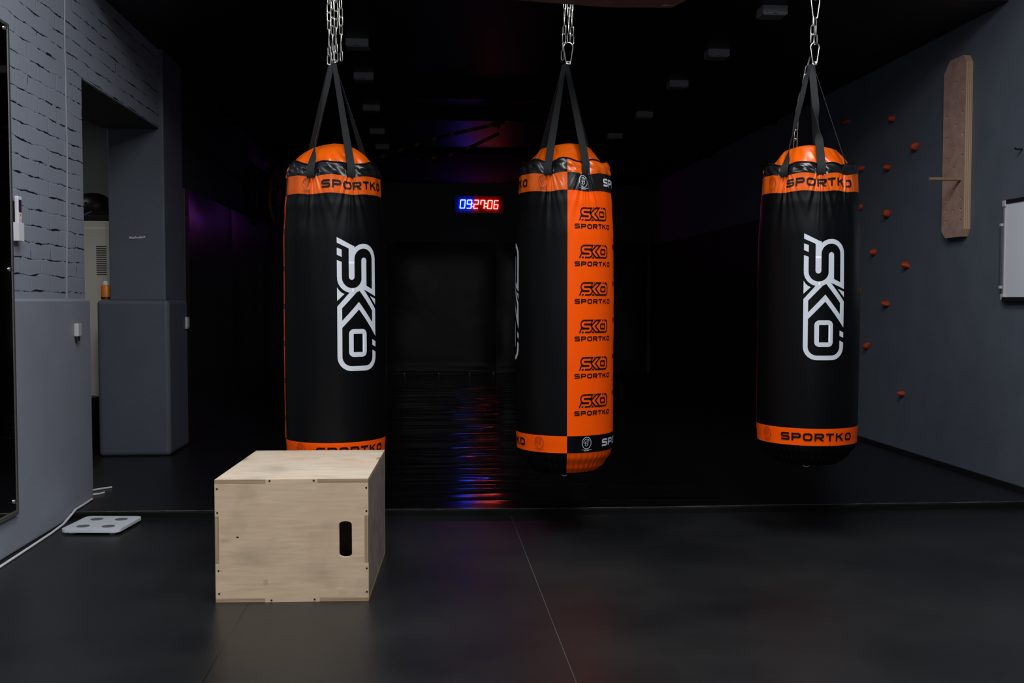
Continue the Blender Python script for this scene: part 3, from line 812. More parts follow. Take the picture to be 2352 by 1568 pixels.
        # straps
        for k, (a, tw) in enumerate(s.straps):
            b = MB(); pts = []
            rb = s.rad(a, s.zbt)
            path = [(rb-.002, s.zbt-.008), (rb+.0055, s.zbt+.003), (rb+.005, s.zbt+.03), (.226, (s.zbt+s.zcol)/2+.02), (.212, s.zcol+.02), (.198, s.zcol+.06)]
            zt = s.zapex
            n_ = 26
            for i in range(1, n_+1):
                t = i/n_
                path.append((.198*(1-t)+.012*t, (s.zcol+.06)*(1-t)+zt*t))
            m_ = len(path); W = .021; T = .0012
            for i, (r, z) in enumerate(path):
                t = max(0.0, (z-s.zbt)/(zt-s.zbt))
                ang = tw(t)
                rad_ = Vector((math.sin(a), -math.cos(a), 0)); tan = Vector((math.cos(a), math.sin(a), 0))
                # ease the sideways position towards the hook
                c = rad_*r+Vector((0, 0, z))
                wd = tan*math.cos(ang)+rad_*math.sin(ang)
                nn = -tan*math.sin(ang)+rad_*math.cos(ang)
                w = W*(1-.25*t)
                for sx, sn in ((-1, -1), (1, -1), (1, 1), (-1, 1)):
                    b.v.append(tuple(c+wd*w*sx+nn*T*sn))
            for i in range(m_-1):
                for q in range(4):
                    q2 = (q+1) % 4
                    b.f.append((4*i+q, 4*i+q2, 4*i+4+q2, 4*i+4+q)); b.mi.append(0)
            b.f.append((3, 2, 1, 0)); b.mi.append(0); e_ = 4*(m_-1); b.f.append((e_, e_+1, e_+2, e_+3)); b.mi.append(0)
            b.build('strap', M_web, s.root, smooth=True, angle=50)
        # ---- prints
        Rm = .25
        # tall mark on the black half
        th0 = R(logo_c[0]); zt, zb = logo_c[1], logo_c[2]
        k = (zt-zb)/305.3
        fn = lambda u, v: s.S(th0+(u-50)*k/Rm, zt-v*k, .0014)
        o = wrap('logo', LOGO, 5.0, fn, M_white_print, P['body', 'black']); o['label'] = 'large silver-white vertical logo'
        # repeated small mark and word on the orange half
        kk = .0655/100
        for ci, aoff in enumerate((8.0, 69.5, 131.0)):
            for ri in range(7):
                zz = s.zbb-.080-ri*.1825-(.0925 if ci % 2 else 0)
                if zz < s.zlt+.13 or (ci % 2 == 0 and ri == 6): continue
                lf = s.seam+PI+R(aoff) if True else 0
                wpoly, ww = word_polys(.0232)
                fw = lambda u, v, A=lf, Z=zz: s.S(A+u/Rm, Z-.104+v, .0014)
                o = wrap('lettering', wpoly, .010, fw, M_black_print, P['body', 'orange'])
                lw = 305.3*kk*.90
                fl = lambda u, v, A=lf, Z=zz: s.S(A+((ww-lw)/2+v*kk*.90)/Rm, Z-.0645+u*kk, .0014)
                wrap('logo', LOGO, 14.0, fl, M_black_print, P['body', 'orange'])
        # bands
        for (bandname, half, kind, ang) in items:
            zm = ((s.zbt+s.zbb)/2 if bandname == 'top' else (s.zlt+s.zlb)/2)
            inkword = M_black_print if half == 'black' else M_white_print
            inkemb = M_fine_print if half == 'black' else M_white_print
            if kind == 'word':
                wpoly, ww = word_polys(.0375)
                f_ = lambda u, v, A=R(ang): s.S(A+(u-ww/2)/.242, zm-.018+v, .0034)
                wrap('lettering', wpoly, .0055, f_, inkword, P[bandname, half])
            else:
                f_ = lambda u, v, A=R(ang): s.S(A+u/.242, zm+.006+v, .0034)
                wrap('emblem', emblem_polys(.029), .0055, f_, inkemb, P[bandname, half])

def twist(*kv):                                       # twist along a strap: (height fraction, degrees) keys
    return lambda t: R(smooth_lerp(kv, t))

Bag((-.458, 5.05), 'left punching bag with orange cap and white vertical logo, behind the wooden box', -77,
    [(-28, twist((.08, 0), (.30, 68), (.5, 55), (.8, 12), (1, 5))), (21, twist((.1, 0), (.6, -14), (1, -25))), (128, twist((.2, 0), (1, 40))), (-142, twist((.2, 0), (1, 20)))],
    (1.975, 1.856, 1.793, 1.709, .518, .438, .36, 2.377), (26.5, 1.501, .861),
    [('top', 'black', 'emblem', -34), ('top', 'black', 'word', 28), ('low', 'black', 'emblem', -42), ('low', 'black', 'word', 21),
     ('top', 'orange', 'emblem', -115), ('top', 'orange', 'word', -170), ('low', 'orange', 'word', -165)], 'dome', .020)
Bag((.703, 5.05), 'middle punching bag turned to show its black side and printed orange side', 3-180,
    [(-21, twist((.2, 0), (1, 25))), (27, twist((.2, 0), (1, -15))), (142, twist((.2, 0), (1, 20))), (-140, twist((.2, 0), (1, -30)))],
    (1.985, 1.883, 1.818, 1.734, .538, .454, .345, 2.392), (-90, 1.516, .898),
    [('top', 'black', 'emblem', -28), ('top', 'black', 'word', -95), ('top', 'orange', 'emblem', 23), ('top', 'orange', 'word', 96),
     ('low', 'black', 'emblem', -30), ('low', 'black', 'word', -95), ('low', 'orange', 'emblem', 26), ('low', 'orange', 'word', 91)], 'flat', .012)
Bag((1.933, 4.92), 'right punching bag with orange cap and white vertical logo, near the climbing wall', -84,
    [(-31, twist((.06, 0), (.27, 66), (.5, 22), (.75, 10), (1, 35))), (14, twist((.22, 0), (.42, 100), (.66, 180), (1, 194))), (49, twist((.02, 0), (.14, -38), (1, -41))), (168, twist((.2, 0), (1, 20)))],
    (1.972, 1.866, 1.814, 1.730, .577, .493, .396, 2.385), (18, 1.524, .910),
    [('top', 'black', 'emblem', -49), ('top', 'black', 'word', 14), ('low', 'black', 'emblem', -49), ('low', 'black', 'word', 13.5),
     ('top', 'orange', 'emblem', -120), ('top', 'orange', 'word', -175), ('low', 'orange', 'word', -170)], 'flat', .026)

# ------------------------------------------------------------------ chains
def chain_strand(b, p0, p1, pitch=.042, wire=.0028, wid=.0085, ph=0):
    p0, p1 = Vector(p0), Vector(p1); L = (p1-p0).length; n_ = max(1, int(round(L/pitch))); t = (p1-p0)/L
    s1 = t.orthogonal().normalized(); s2 = t.cross(s1)
    for i in range(n_):
        c = p0+t*(L*(i+.5)/n_); hl = L/n_/2+wire*1.3
        sd = (s1 if (i+ph) % 2 == 0 else s2)
        a = .6*((i*7+ph) % 3-1)
        sd = sd*math.cos(a)+t.cross(sd)*math.sin(a)
        st = hl-wid
        pts = []
        for k in range(9):
            q = PI*k/8; pts.append(c+t*(st+wid*math.sin(q))+sd*wid*math.cos(q))
        for k in range(9):
            q = PI+PI*k/8; pts.append(c+t*(-st+wid*math.sin(q))+sd*wid*math.cos(q))
        b.tube(pts, wire, 6, closed=True)
def carabiner(parent, c, h, w, wire=.0035, rot=0.0):
    pts = []
    for k in range(11):
        a = PI*k/10; pts.append((w/2*math.cos(a), 0, h/2-w/2+w/2*math.sin(a)))
    for k in range(7):
        a = PI+PI*k/6; pts.append((w*.26*math.cos(a), 0, -h/2+w*.26+w*.26*math.sin(a)))
    cr, sr = math.cos(rot), math.sin(rot)
    pts = [(c[0]+x*cr, c[1]+x*sr, c[2]+z) for x, y, z in pts]
    return MB().tube(pts, wire, 8, closed=True).build('carabiner', M_steel, parent, smooth=True)
ZB = 3.42
def chainset(x, y, za, label, strands, carabs, loose=None, dx=0):
    root = empty('hanging_chain', (x, y, za)); tag(root, label, 'chain', 'chains above the punching bags')
    for i, (x0, z0, x1, z1, yy, ph) in enumerate(strands):
        b = MB(); chain_strand(b, (x0, yy, z0-za), (x1, yy, z1-za), ph=ph)
        b.build('chain_strand', M_steel, root, smooth=True)
    for (cx, cz, h, w) in carabs: carabiner(root, (cx, -.006, cz-za), h, w)
    b = MB(); b.tube([(.011*math.cos(2*PI*i/14), -.004+.006*math.sin(2*PI*i/14), .009*math.sin(2*PI*i/14)) for i in range(14)], .0035, 8, closed=True)
    b.build('hook_ring', M_steel, root, smooth=True)
    if loose:
        b = MB(); 
        for p, q in zip(loose, loose[1:]): chain_strand(b, p, q)
        o = b.build('chain_tail', M_steel, root, smooth=True); o['label'] = 'loose chain end hanging behind the bag'
    return root
chainset(-.452, 5.05, 2.385, 'bunched steel chain above the left punching bag', 
         [(-.024, 2.368, -.022, ZB, -.012, 0), (-.006, 2.386, -.004, ZB, -.020, 1), (.009, 2.386, .010, ZB, .004, 0), (.034, 2.392, .026, ZB, .010, 1)], [])
chainset(.718, 5.05, 2.400, 'dim steel chain and carabiner above the middle bag, behind the hanging board',
         [(-.022, 2.50, -.008, ZB, -.010, 0), (.004, 2.51, .002, ZB, .006, 1), (.022, 2.50, .014, ZB, .012, 0), (-.026, 2.42, -.026, 2.51, .010, 1)], [(0, 2.448, .105, .048)])
chainset(1.950, 4.92, 2.392, 'steel chain with two carabiners above the right punching bag',
         [(-.014, 2.492, -.012, 2.622, -.006, 0), (.008, 2.492, .006, 2.622, .006, 1), (0, 2.71, 0, ZB, 0, 0)], [(0, 2.442, .105, .044), (0, 2.668, .11, .044)],
         loose=[(-.012, .03, .04), (-.034, .05, -.09), (-.045, .11, -.22), (-.045, .13, -.405)])

# ------------------------------------------------------------------ hanging board above the middle bag
root = empty('hanging_board', (.6, 4.6, 2.62)); tag(root, 'dark wooden board hung flat near the ceiling in front of the middle chain', 'board')
pl = [(-.35, 4.50), (.416, 4.754), (.878, 4.833), (1.192, 4.812), (1.23, 4.684), (1.20, 4.42), (-.30, 4.20)]
pl = [(x-.6, y-4.6) for x, y in pl]
hole = [(.556+.035*math.cos(2*PI*i/14), .176+.012*math.sin(2*PI*i/14)) for i in range(14)]
MB().prism(pl, [hole], lambda u, v: (u, v, 0), lambda u, v: (u, v, .045)).build('board', M_beamwood, root)
for (x, y) in ((-.7, -.15), (.45, -.05), (.45, .12)):
    MB().tube([(x, y, .03), (x, y, 1.38)], .006, 8).build('rod', M_dsteel, root, smooth=True)

# ------------------------------------------------------------------ plyometric box
BW, BD, BH, TH = .605, .765, .492, .0155
root = empty('plyo_box', (-.537, 3.986, 0), R(-2.6))
tag(root, 'birch plywood jump box with an oval handle slot on the rubber floor', 'box')
w2 = BW/2
def panel_front(y0, y1, slot):
    e = TH; tz0, tz1 = .155, .345; tx = .102
    out = [(-w2+.195, 0), (w2-.195, 0), (w2-.195, e), (w2, e), (w2, tz0-.0), (w2-e, tz0), (w2-e, tz1), (w2, tz1), (w2, BH-e), (w2-.2, BH-e), (w2-.2, BH), (-w2+.2, BH), (-w2+.2, BH-e),
           (-w2, BH-e), (-w2, tz1), (-w2+e, tz1), (-w2+e, tz0), (-w2, tz0), (-w2, e), (-w2+.195, e)]
    holes = []
    if slot:
        cx, hw, z0_, z1_ = .212, .0255, .179, .321
        k = .012
        holes = [[(cx-hw, z0_+k)]+[(cx-hw*math.cos(PI*i/10), z0_+k-.014*math.sin(PI*i/10)) for i in range(1, 10)]+[(cx+hw, z0_+k), (cx+hw, z1_-k)]+[(cx+hw*math.cos(PI*i/10), z1_-k+.014*math.sin(PI*i/10)) for i in range(1, 10)]+[(cx-hw, z1_-k)]]
    return MB().prism(out, holes, lambda u, v: (u, y0, v), lambda u, v: (u, y1, v), 0, 0, 0)
fr = panel_front(0, TH, True).build('front_panel', M_ply, root)
panel_front(BD-TH, BD, False).build('back_panel', M_ply, root)
def panel_side(x0, x1):
    e = TH
    b = MB()
    out = [(e, e), (BD-e, e), (BD-e, .155), (BD, .155), (BD, .345), (BD-e, .345), (BD-e, BH-e), (BD*.72, BH-e), (BD*.72, BH), (BD*.62, BH), (BD*.62, BH-e), (e, BH-e), (e, .345), (0, .345), (0, .155), (e, .155)]
    return b.prism(out, [], lambda u, v: (x0, u, v), lambda u, v: (x1, u, v), 0, 1)
panel_side(-w2, -w2+TH).build('side_panel', [M_ply_side, M_edge_x], root)
panel_side(w2-TH, w2).build('side_panel', [M_ply_side, M_edge_x], root)
def panel_flat(z0, z1, tab0, notch):
    e = TH
    out = [(-w2, 0), (-w2+tab0, 0), (-w2+tab0, e), (w2-tab0, e), (w2-tab0, 0), (w2, 0)]
    if notch: out += [(w2, BD*.62), (w2-e, BD*.62), (w2-e, BD*.72), (w2, BD*.72)]
    out += [(w2, BD), (w2-tab0, BD), (w2-tab0, BD-e), (-w2+tab0, BD-e), (-w2+tab0, BD), (-w2, BD)]
    if notch: out += [(-w2, BD*.72), (-w2+e, BD*.72), (-w2+e, BD*.62), (-w2, BD*.62)]
    return MB().prism(out, [], lambda u, v: (u, v, z0), lambda u, v: (u, v, z1), 0, 1)
panel_flat(BH-TH, BH, .2, True).build('top_panel', [M_ply_top, M_edge_z], root)
panel_flat(0, TH, .195, False).build('bottom_panel', [M_ply, M_edge_z], root)
for (x, z) in ((-.086, BH-.006), (.088, BH-.006), (-.293, .455), (-.2925, .36), (.2955, .456), (.2955, .363), (-.290, .128), (-.2885, .036), (.2955, .132), (.2955, .038), (-.083, .007), (.088, .009)):
    s = MB().lathe([(.0036, 0), (.0042, .0006), (.0015, .0007)], 10)
    s.v = [(x+v[0], -.0002-v[2], z+v[1]) for v in s.v]
    s.build('screw', M_screw, root)
s = MB().lathe([(.0042, 0), (.0043, .0004), (.0015, .0005)], 12)
s.v = [(-.214+v[0]*1.2, -.0002-v[2], .262+v[1]*.8) for v in s.v]
o = s.build('knot', M_screw, fr)

# ------------------------------------------------------------------ bathroom scale
root = empty('bathroom_scale', (-1.708, 5.377, 0), R(-6)); tag(root, 'white square bathroom scale with four round grey electrodes by the left wall', 'scale')
hw, hd, r_ = .152, .163, .035
def rrect(hx, hy, r): return arc(hx-r, hy-r, r, 0, 90, 8)+arc(-hx+r, hy-r, r, 90, 180, 8)+arc(-hx+r, -hy+r, r, 180, 270, 8)+arc(hx-r, -hy+r, r, 270, 360, 8)
MB().prism(rrect(hw, hd, r_), [], lambda u, v: (u, v, .014), lambda u, v: (u, v, .030)).build('platform', M_scale, root, bevel=.003)
for sx in (-1, 1):
    for sy in (-1, 1):
        MB().lathe([(.033, .0298), (.033, .0304), (.031, .0306)], 28, (sx*.066, sy*.082, 0)).build('electrode', M_elec, root, smooth=True)
        MB().lathe([(.017, 0), (.019, .004), (.018, .0145)], 20, (sx*.105, sy*.118, 0)).build('foot', M_offwhite, root, smooth=True)

# ------------------------------------------------------------------ cords
o = MB().tube([(-1.90, 3.6, .007), (-1.902, 4.2, .007), (-1.912, 4.65, .007), (-1.918, 4.95, .007), (-1.925, 5.25, .007), (-1.935, 5.45, .009), (-1.94, 5.58, .028), (-1.942, 5.66, .044), (-1.944, 5.8, .043), (-1.948, 5.90, .043), (-1.95, 5.96, .043)], .0062, 8).build('power_cord', M_cord, smooth=True)
tag(o, 'long white cord lying along the foot of the left wall', 'cord')
o = MB().tube([(-2.35, 6.13, .042), (-2.15, 6.22, .042), (-2.04, 6.245, .042), (-1.998, 6.297, .042), (-1.953, 6.336, .042)], .0055, 8).build('cord_end', M_cord, smooth=True)
tag(o, 'longer upper white cord end poking out past the wall corner', 'cord')
o = MB().tube([(-2.35, 6.04, .042), (-2.10, 6.06, .042), (-2.0, 6.10, .042), (-1.96, 6.13, .042), (-1.945, 6.165, .042)], .0055, 8).build('cord_end', M_cord, smooth=True)
tag(o, 'shorter lower white cord end poking out past the wall corner', 'cord')
# painted cable down the brick wall
random.seed(5)
pts = []
for i in range(34):
    z = 1.21+i*(3.99-1.21)/33
    pts.append((-1.974, 5.685+.010*math.sin(z*4)+random.uniform(-.003, .003)+(z-1.2)*.03, z))
o = MB().tube(pts, .0065, 8).build('wall_cable', M_conduit, smooth=True); tag(o, 'grey painted cable running down the brick wall', 'cable')

# ------------------------------------------------------------------ mirror
root = empty('wall_mirror', (-1.957, 3.2, .19)); tag(root, 'large dark wall mirror at the left edge of the picture', 'mirror')
MB().box((.0, -2.2, .012), (.010, 1.690, 2.29)).build('glass', M_mirror, root)
b = MB().box((-.021, 1.690, 0), (.013, 1.706, 2.302)).box((-.021, -2.2, 2.29), (.013, 1.690, 2.302)).box((-.021, -2.2, -.004), (.018, 1.690, .012))
b.build('frame', M_frame, root)
for z in (2.275, 1.157, .06):
    s = MB().lathe([(.011, 0), (.010, .006), (.005, .010)], 14)
    s.v = [(.010+v[2], 1.662+v[0], z+v[1]) for v in s.v]
    s.build('clip', M_steel, root, smooth=True)

# ------------------------------------------------------------------ small things on the left wall
root = empty('remote_holder', (-1.978, 5.0, 1.487)); tag(root, 'white wall holder for the remote on the brick wall beside the mirror', 'holder')
MB().box((.031, -.030, 0), (.035, .030, .088)).box((0, -.030, 0), (.031, -.0265, .088)).box((0, .0265, 0), (.031, .030, .088)).box((0, -.0265, 0), (.031, .0265, .010)).build('pocket', M_white, root)
MB().box((0, -.030, .088), (.006, .030, .19)).build('back_plate', M_blackpl, root)
root = empty('remote_control', (-1.966, 5.0, 1.4975)); tag(root, 'white remote control with dark display standing in its wall holder', 'remote control')
MB().box((0, -.022, 0), (.018, .022, .204)).build('body', M_white, root, bevel=.004)
MB().box((.018, -.016, .127), (.0188, .016, .187)).build('display', M_lcd, root)
MB().box((.018, -.006, .110), (.0195, .006, .120)).build('button', M_orange_pl, root)
for k in range(2): MB().box((.018, -.013, .083+k*.0085), (.0192, .013, .087+k*.0085)).build('button', M_offwhite, root)
root = empty('wall_switch', (-1.957, 5.755, 1.0)); tag(root, 'small grey-white socket with dark plug low on the left wall', 'socket')
MB().box((0, -.028, 0), (.026, .028, .072)).build('housing', M_offwhite, root, bevel=.005)
MB().box((.004, -.020, -.026), (.022, .004, 0)).build('plug', M_blackpl, root, bevel=.004)
root = empty('light_switch', (-1.918, 8.17, .975)); tag(root, 'pale double switch on the side of the pillar', 'switch')
MB().box((0, -.042, 0), (.014, .042, .095)).build('plate', M_offwhite, root, bevel=.004)
MB().box((.014, -.030, .012), (.018, .030, .083)).build('rocker', M_offwhite, root, bevel=.002)
# chipped strip on the pillar face
b = MB(); random.seed(11)
x = -2.203
while x < -2.09:
    d = random.uniform(.006, .013)
    h0, h1 = random.uniform(-.004, .002), random.uniform(.008, .018)
    b.box((x, 7.648, 1.660+h0+(x+2.2)*.05), (x+d*.85, 7.656, 1.660+h1+(x+2.2)*.05)); x += d
o = b.build('chipped_strip', M_flake); tag(o, 'small chipped white strip on the pillar face', 'paint chip')

# ------------------------------------------------------------------ side room things
root = empty('metal_locker', (-2.86, 8.4, PZ)); tag(root, 'beige metal locker with louvred door seen through the opening', 'locker')
MB().box((-.27, 0, 0), (.30, .48, 1.813)).build('body', M_locker, root, bevel=.004)
b = MB().box((-.26, -.012, .05), (.29, .0, 1.752)); d_ = b.build('door', M_locker, root, bevel=.003)
for k in range(14):
    z = 1.375+k*.0175
    MB().box((.182, -.0145, z), (.262, -.0118, z+.007)).build('vent_slot', M_slot, d_)
root = empty('sports_bag', (-2.80, 8.70, 1.849)); tag(root, 'black rounded sports bag with blue strap on top of the locker', 'bag')
bm_ = MB(); prof = []
for k in range(13):
    a = -PI/2+PI*k/12; prof.append((max(.004, .165*math.cos(a)**.8 if math.cos(a) > 0 else .004), .13+.115*math.sin(a)))
bm_.lathe(prof, 28); bm_.v = [(v[0], v[1]*.8, v[2]+.012*math.sin(9*v[0]+5*v[2])) for v in bm_.v]
bm_.build('body', M_blackpl, root, smooth=True)
MB().tube([(-.10, -.155, .03), (-.02, -.16, .055), (.045, -.155, .085)], .010, 8).build('strap', M_blue, root, smooth=True)
MB().lathe([(.012, 0), (.010, .006)], 12, (0, 0, 0)).build('badge', M_offwhite, root).location = (-.02, -.133, .165)
o = MB().box((-2.92, 8.405, 1.8485), (-2.56, 8.465, 1.895)).build('flat_case', M_blackpl, bevel=.006); tag(o, 'flat black case lying on the front of the locker top', 'case')
root = empty('spray_bottle', (-2.398, 7.72, 1.2055)); tag(root, 'orange bottle with pale cap on the pillar ledge', 'bottle')
MB().lathe([(.026, 0), (.036, .003), (.036, .100), (.030, .112)], 24).build('body', M_orange_pl, root, smooth=True)
MB().lathe([(.0365, .006), (.0365, .022)], 24).build('label_band', M_blackpl, root, smooth=True)
MB().lathe([(.024, .112), (.024, .128), (.012, .142)], 18).build('cap', M_white, root, smooth=True)
o = MB().lathe([(.15, 0), (.165, .02), (.165, .36), (.14, .395), (.06, .408)], 28).build('waste_bin', M_blackpl, smooth=True); o.location = (-2.76, 8.2, PZ)
tag(o, 'black rounded bin on the floor in front of the locker', 'bin')

# ------------------------------------------------------------------ whiteboard and hook on the right wall
root = empty('whiteboard', (XR, 5.98, 1.21)); tag(root, 'whiteboard with grey frame on the right wall, cut by the picture edge', 'whiteboard')
L_, H_ = .92, .605
MB().box((-.014, -L_+.012, .012), (-.002, -.012, H_-.012)).build('panel', M_board, root)
b = MB().box((-.020, -.016, 0), (0, 0, H_)).box((-.020, -L_, 0), (0, -L_+.016, H_)); b.build('side_frame', M_alu, root)
MB().box((-.021, -L_+.02, H_-.012), (0, -.03, H_+.012)).build('top_rail', M_blackpl, root)
MB().box((-.040, -L_+.02, -.012), (0, -.035, .012)).build('bottom_rail', M_blackpl, root)
for (y, z) in ((-.03, H_-.03), (-.03, -.008), (-L_, H_-.03), (-L_, -.008)):
    MB().box((-.026, y, z), (0, y+.036, z+.04)).build('corner', M_offwhite, root, bevel=.005)
MB().box((-.030, .001, .08), (-.002, .014, .46)).build('marker_rail', mat('rail_grey', (.07, .07, .085), .4), root, bevel=.002)
for z in (.065, .455): MB().box((-.032, -.004, z), (0, .018, z+.018)).build('rail_end', M_offwhite, root, bevel=.003)
o = MB().tube([(XR, 5.82, 2.121), (XR-.04, 5.82, 2.121), (XR-.05, 5.82, 2.128)], .006, 8).build('wall_hook', M_blackpl, smooth=True); tag(o, 'small black hook on the right wall above the whiteboard', 'hook')

# ------------------------------------------------------------------ peg board
PX = XR-.05
root = empty('peg_board', (XR, 6.52, 1.63)); tag(root, 'tall wooden climbing peg board on the right wall', 'peg board')
y0, y1 = 6.388-6.52, 6.672-6.52; z1 = 1.205
out = [(y0+.03, 0), (y1-.05, 0), (y1, .05), (y1, z1-.075), (y1-.075, z1), (y0+.04, z1), (y0, z1-.05), (y0, .05)]
holes = []
hp = [(6.621, 2.599), (6.621, 2.456), (6.621, 2.311), (6.621, 2.171), (6.42, 2.599), (6.42, 2.456), (6.42, 2.313), (6.42, 2.169), (6.515, 2.672), (6.517, 2.529), (6.517, 2.386), (6.519, 2.240), (6.521, 2.097), (6.522, 1.952), (6.524, 1.811), (6.621, 1.886), (6.621, 1.817), (6.621, 1.743), (6.428, 1.886), (6.428, 1.811), (6.428, 1.737)]
for (y, z) in hp:
    holes.append([(y-6.52+.0105*math.cos(2*PI*i/12), z-1.63+.0105*math.sin(2*PI*i/12)) for i in range(12)])
MB().prism(out, holes, lambda u, v: (-.05, u, v), lambda u, v: (-.002, u, v), 0, 1, 0).build('board', [M_pegwood, M_pegedge], root)
o = MB().tube([(XR-.012, 6.43, 2.012), (XR-.27, 6.43, 2.012)], .0115, 12).build('climbing_peg', M_pegstick, smooth=True)
tag(o, 'round wooden peg stuck in the peg board', 'peg')

# ------------------------------------------------------------------ climbing holds
hl = [((8.361, 2.735), 'highest orange climbing hold, faint above the right bag'), ((7.514, 2.612), 'high orange climbing hold left of the top of the peg board'),
      ((7.14, 2.334), 'orange climbing hold closest to the upper half of the peg board'), ((8.054, 2.297), 'orange climbing hold just right of the right bag cap'),
      ((7.583, 2.245), 'orange climbing hold level with the right bag cap, midway to the peg board'), ((8.077, 1.982), 'orange climbing hold just below the top band of the right bag'),
      ((7.57, 1.884), 'orange climbing hold left of the lower end of the peg board'), ((7.805, 1.595), 'slanted orange climbing hold beside the top of the right bag logo'),
      ((7.251, 1.463), 'wide orange climbing hold below the peg board'), ((8.079, 1.281), 'small orange climbing hold at the edge of the right bag, mid height'),
      ((7.576, 1.176), 'orange climbing hold below and left of the wide hold'), ((7.899, .825), 'orange climbing hold level with the bottom of the right bag logo'),
      ((7.287, .494), 'lowest orange climbing hold on the right wall, near the floor')]
def hold_mesh(seed):
    random.seed(seed); bm = bmesh.new(); bmesh.ops.create_icosphere(bm, subdivisions=3, radius=1)
    d1 = [Vector((random.uniform(-1, 1), random.uniform(-1, 1), random.uniform(-1, 1))).normalized() for _ in range(5)]
    sy, sz = random.uniform(.030, .042), random.uniform(.022, .032)
    tilt = random.uniform(-.7, .7)
    for v in bm.verts:
        k = 1
        for d in d1: k -= .16*max(0, v.co.dot(d)-.55)*2
        p = v.co*k
        x = max(0, -p.x)*.055
        y, z = p.y*sy*(1+.25*p.z), p.z*sz
        v.co = (-x, y*math.cos(tilt)-z*math.sin(tilt), y*math.sin(tilt)+z*math.cos(tilt))
    me = bpy.data.meshes.new('climbing_hold'); bm.to_mesh(me); bm.free(); me.materials.append(M_hold)
    for p in me.polygons: p.use_smooth = True
    return me
for i, ((y, z), lab) in enumerate(hl):
    o = bpy.data.objects.new('climbing_hold', hold_mesh(20+i)); COL.objects.link(o); o.location = (XR+.0005, y, z)
    tag(o, lab, 'climbing hold', 'orange climbing holds on the right wall')

# ------------------------------------------------------------------ ceiling lamps (switched off)
ords = ['nearest', 'second', 'third', 'fourth', 'farthest']
proto = None
for side, xs in (('left', [(-.486, 7.221), (-.506, 8.279), (-.516, 9.621), (-.528, 10.945), (-.519, 12.03)]), ('right', [(2.198, 6.195), (2.163, 7.288), (2.133, 8.343), (2.15, 9.742), (2.10, 11.03)])):
    for i, (x, y) in enumerate(xs):
        if proto is None:
            t = empty('ceiling_lamp'); proto = t
            b = MB().prism([(-.080, -.052), (-.02, -.052), (0, -.046), (.02, -.052), (.080, -.052), (.080, 0), (-.080, 0)], [], lambda u, v: (u, 0, v), lambda u, v: (u, .125, v))
            b.build('housing', M_lampbody, t)
            MB().box((-.07, .008, -.058), (.07, .117, -.0515)).build('diffuser', mat('lamp_diffuser', (.14, .13, .13), .4), t)
        else:
            t = proto.copy(); COL.objects.link(t)
            for ch in proto.children:
                c = ch.copy(); COL.objects.link(c); c.parent = t
        t.location = (x, y, CZ)
        tag(t, f'{ords[i]} small unlit box lamp of the {side} ceiling row', 'ceiling lamp', 'unlit box lamps on the gym ceiling')

# ------------------------------------------------------------------ wall timer
root = empty('wall_timer', (.835, YE-.002, 2.722)); tag(root, 'lit digital wall timer reading 09:27:06 on the far end wall', 'timer')
MB().box((-.40, -.05, -.145), (.40, 0, .145)).build('casing', M_case, root, bevel=.008)
SEG = {'a': ((0, 1), (1, 1)), 'b': ((1, 1), (1, .5)), 'c': ((1, .5), (1, 0)), 'd': ((0, 0), (1, 0)), 'e': ((0, 0), (0, .5)), 'f': ((0, .5), (0, 1)), 'g': ((0, .5), (1, .5))}
DIG = {'0': 'abcdef', '9': 'abcdfg', '2': 'abged', '7': 'abcf', '6': 'acdefg'}
k_ = 15.9/2287/16.8                                    # crop px to metres
xs0 = [(425, 645), (685, 890), (950, 1150), (1200, 1390), (1475, 1675), (1718, 1910)]
for i, ch in enumerate('092706'):
    b = MB(); xa, xb = xs0[i]
    w_ = (xb-xa-45)*k_; h_ = .128; sl = .035
    x0 = ((xa+xb)/2-1165)*k_-w_/2; zc = -.064-.0006*(xa-1165)*k_*20
    for sgm in DIG[ch]:
        (ua, va), (ub, vb) = SEG[sgm]
        pa = (x0+ua*w_+(va-.5)*sl*.4, -.062, zc+va*h_); pb = (x0+ub*w_+(vb-.5)*sl*.4, -.062, zc+vb*h_)
        b.tube([pa, pb], .0085, 8)
        q0, q1 = Vector(pa), Vector(pb)
        b.tube([q0+Vector((0, -.0062, 0)), q1+Vector((0, -.0062, 0))], .0047, 8, mi=1)
    o = b.build('digit', [M_blueled, M_bluecore] if i < 2 else [M_redled, M_redcore], root); o['label'] = 'blue lit digit' if i < 2 else 'red lit digit'
for j, (xc, m_) in enumerate(((915, M_whiteled), (1433, M_redcore))):
    x0 = (xc-1165)*k_
    for z in (.022, -.030):
        MB().lathe([(.009, -.006), (.013, 0), (.009, .006)], 12, (0, 0, 0)).build('colon_dot', m_, root).location = (x0, -.066, z-.004)

# ------------------------------------------------------------------ battle rope
def catmull(pts, n=10):
    out = []
    for i in range(len(pts)-1):
        p0, p1, p2, p3 = [Vector(pts[max(0, min(len(pts)-1, i+k))]) for k in (-1, 0, 1, 2)]
        for j in range(n):
            t = j/n
            out.append(.5*((2*p1)+(-p0+p2)*t+(2*p0-5*p1+4*p2-p3)*t*t+(-p0+3*p1-3*p2+p3)*t**3))
    out.append(Vector(pts[-1])); return out
random.seed(9)
coil = []
for k in range(5):
    for i in range(14):
        a = 2*PI*i/14
        rr_ = .30+.03*math.sin(k*2+i*.5)
        coil.append((-1.90+.035*k+.01*math.sin(3*a), 11.9+rr_*1.25*math.cos(a)+.05*math.sin(k), 2.42+rr_*math.sin(a)*(.8+.04*k)))
o = MB().tube(catmull(coil, 3), .021, 8).build('battle_rope', M_rope, smooth=True); tag(o, 'coiled black battle rope hung high on the left wall', 'rope', 'black battle ropes')
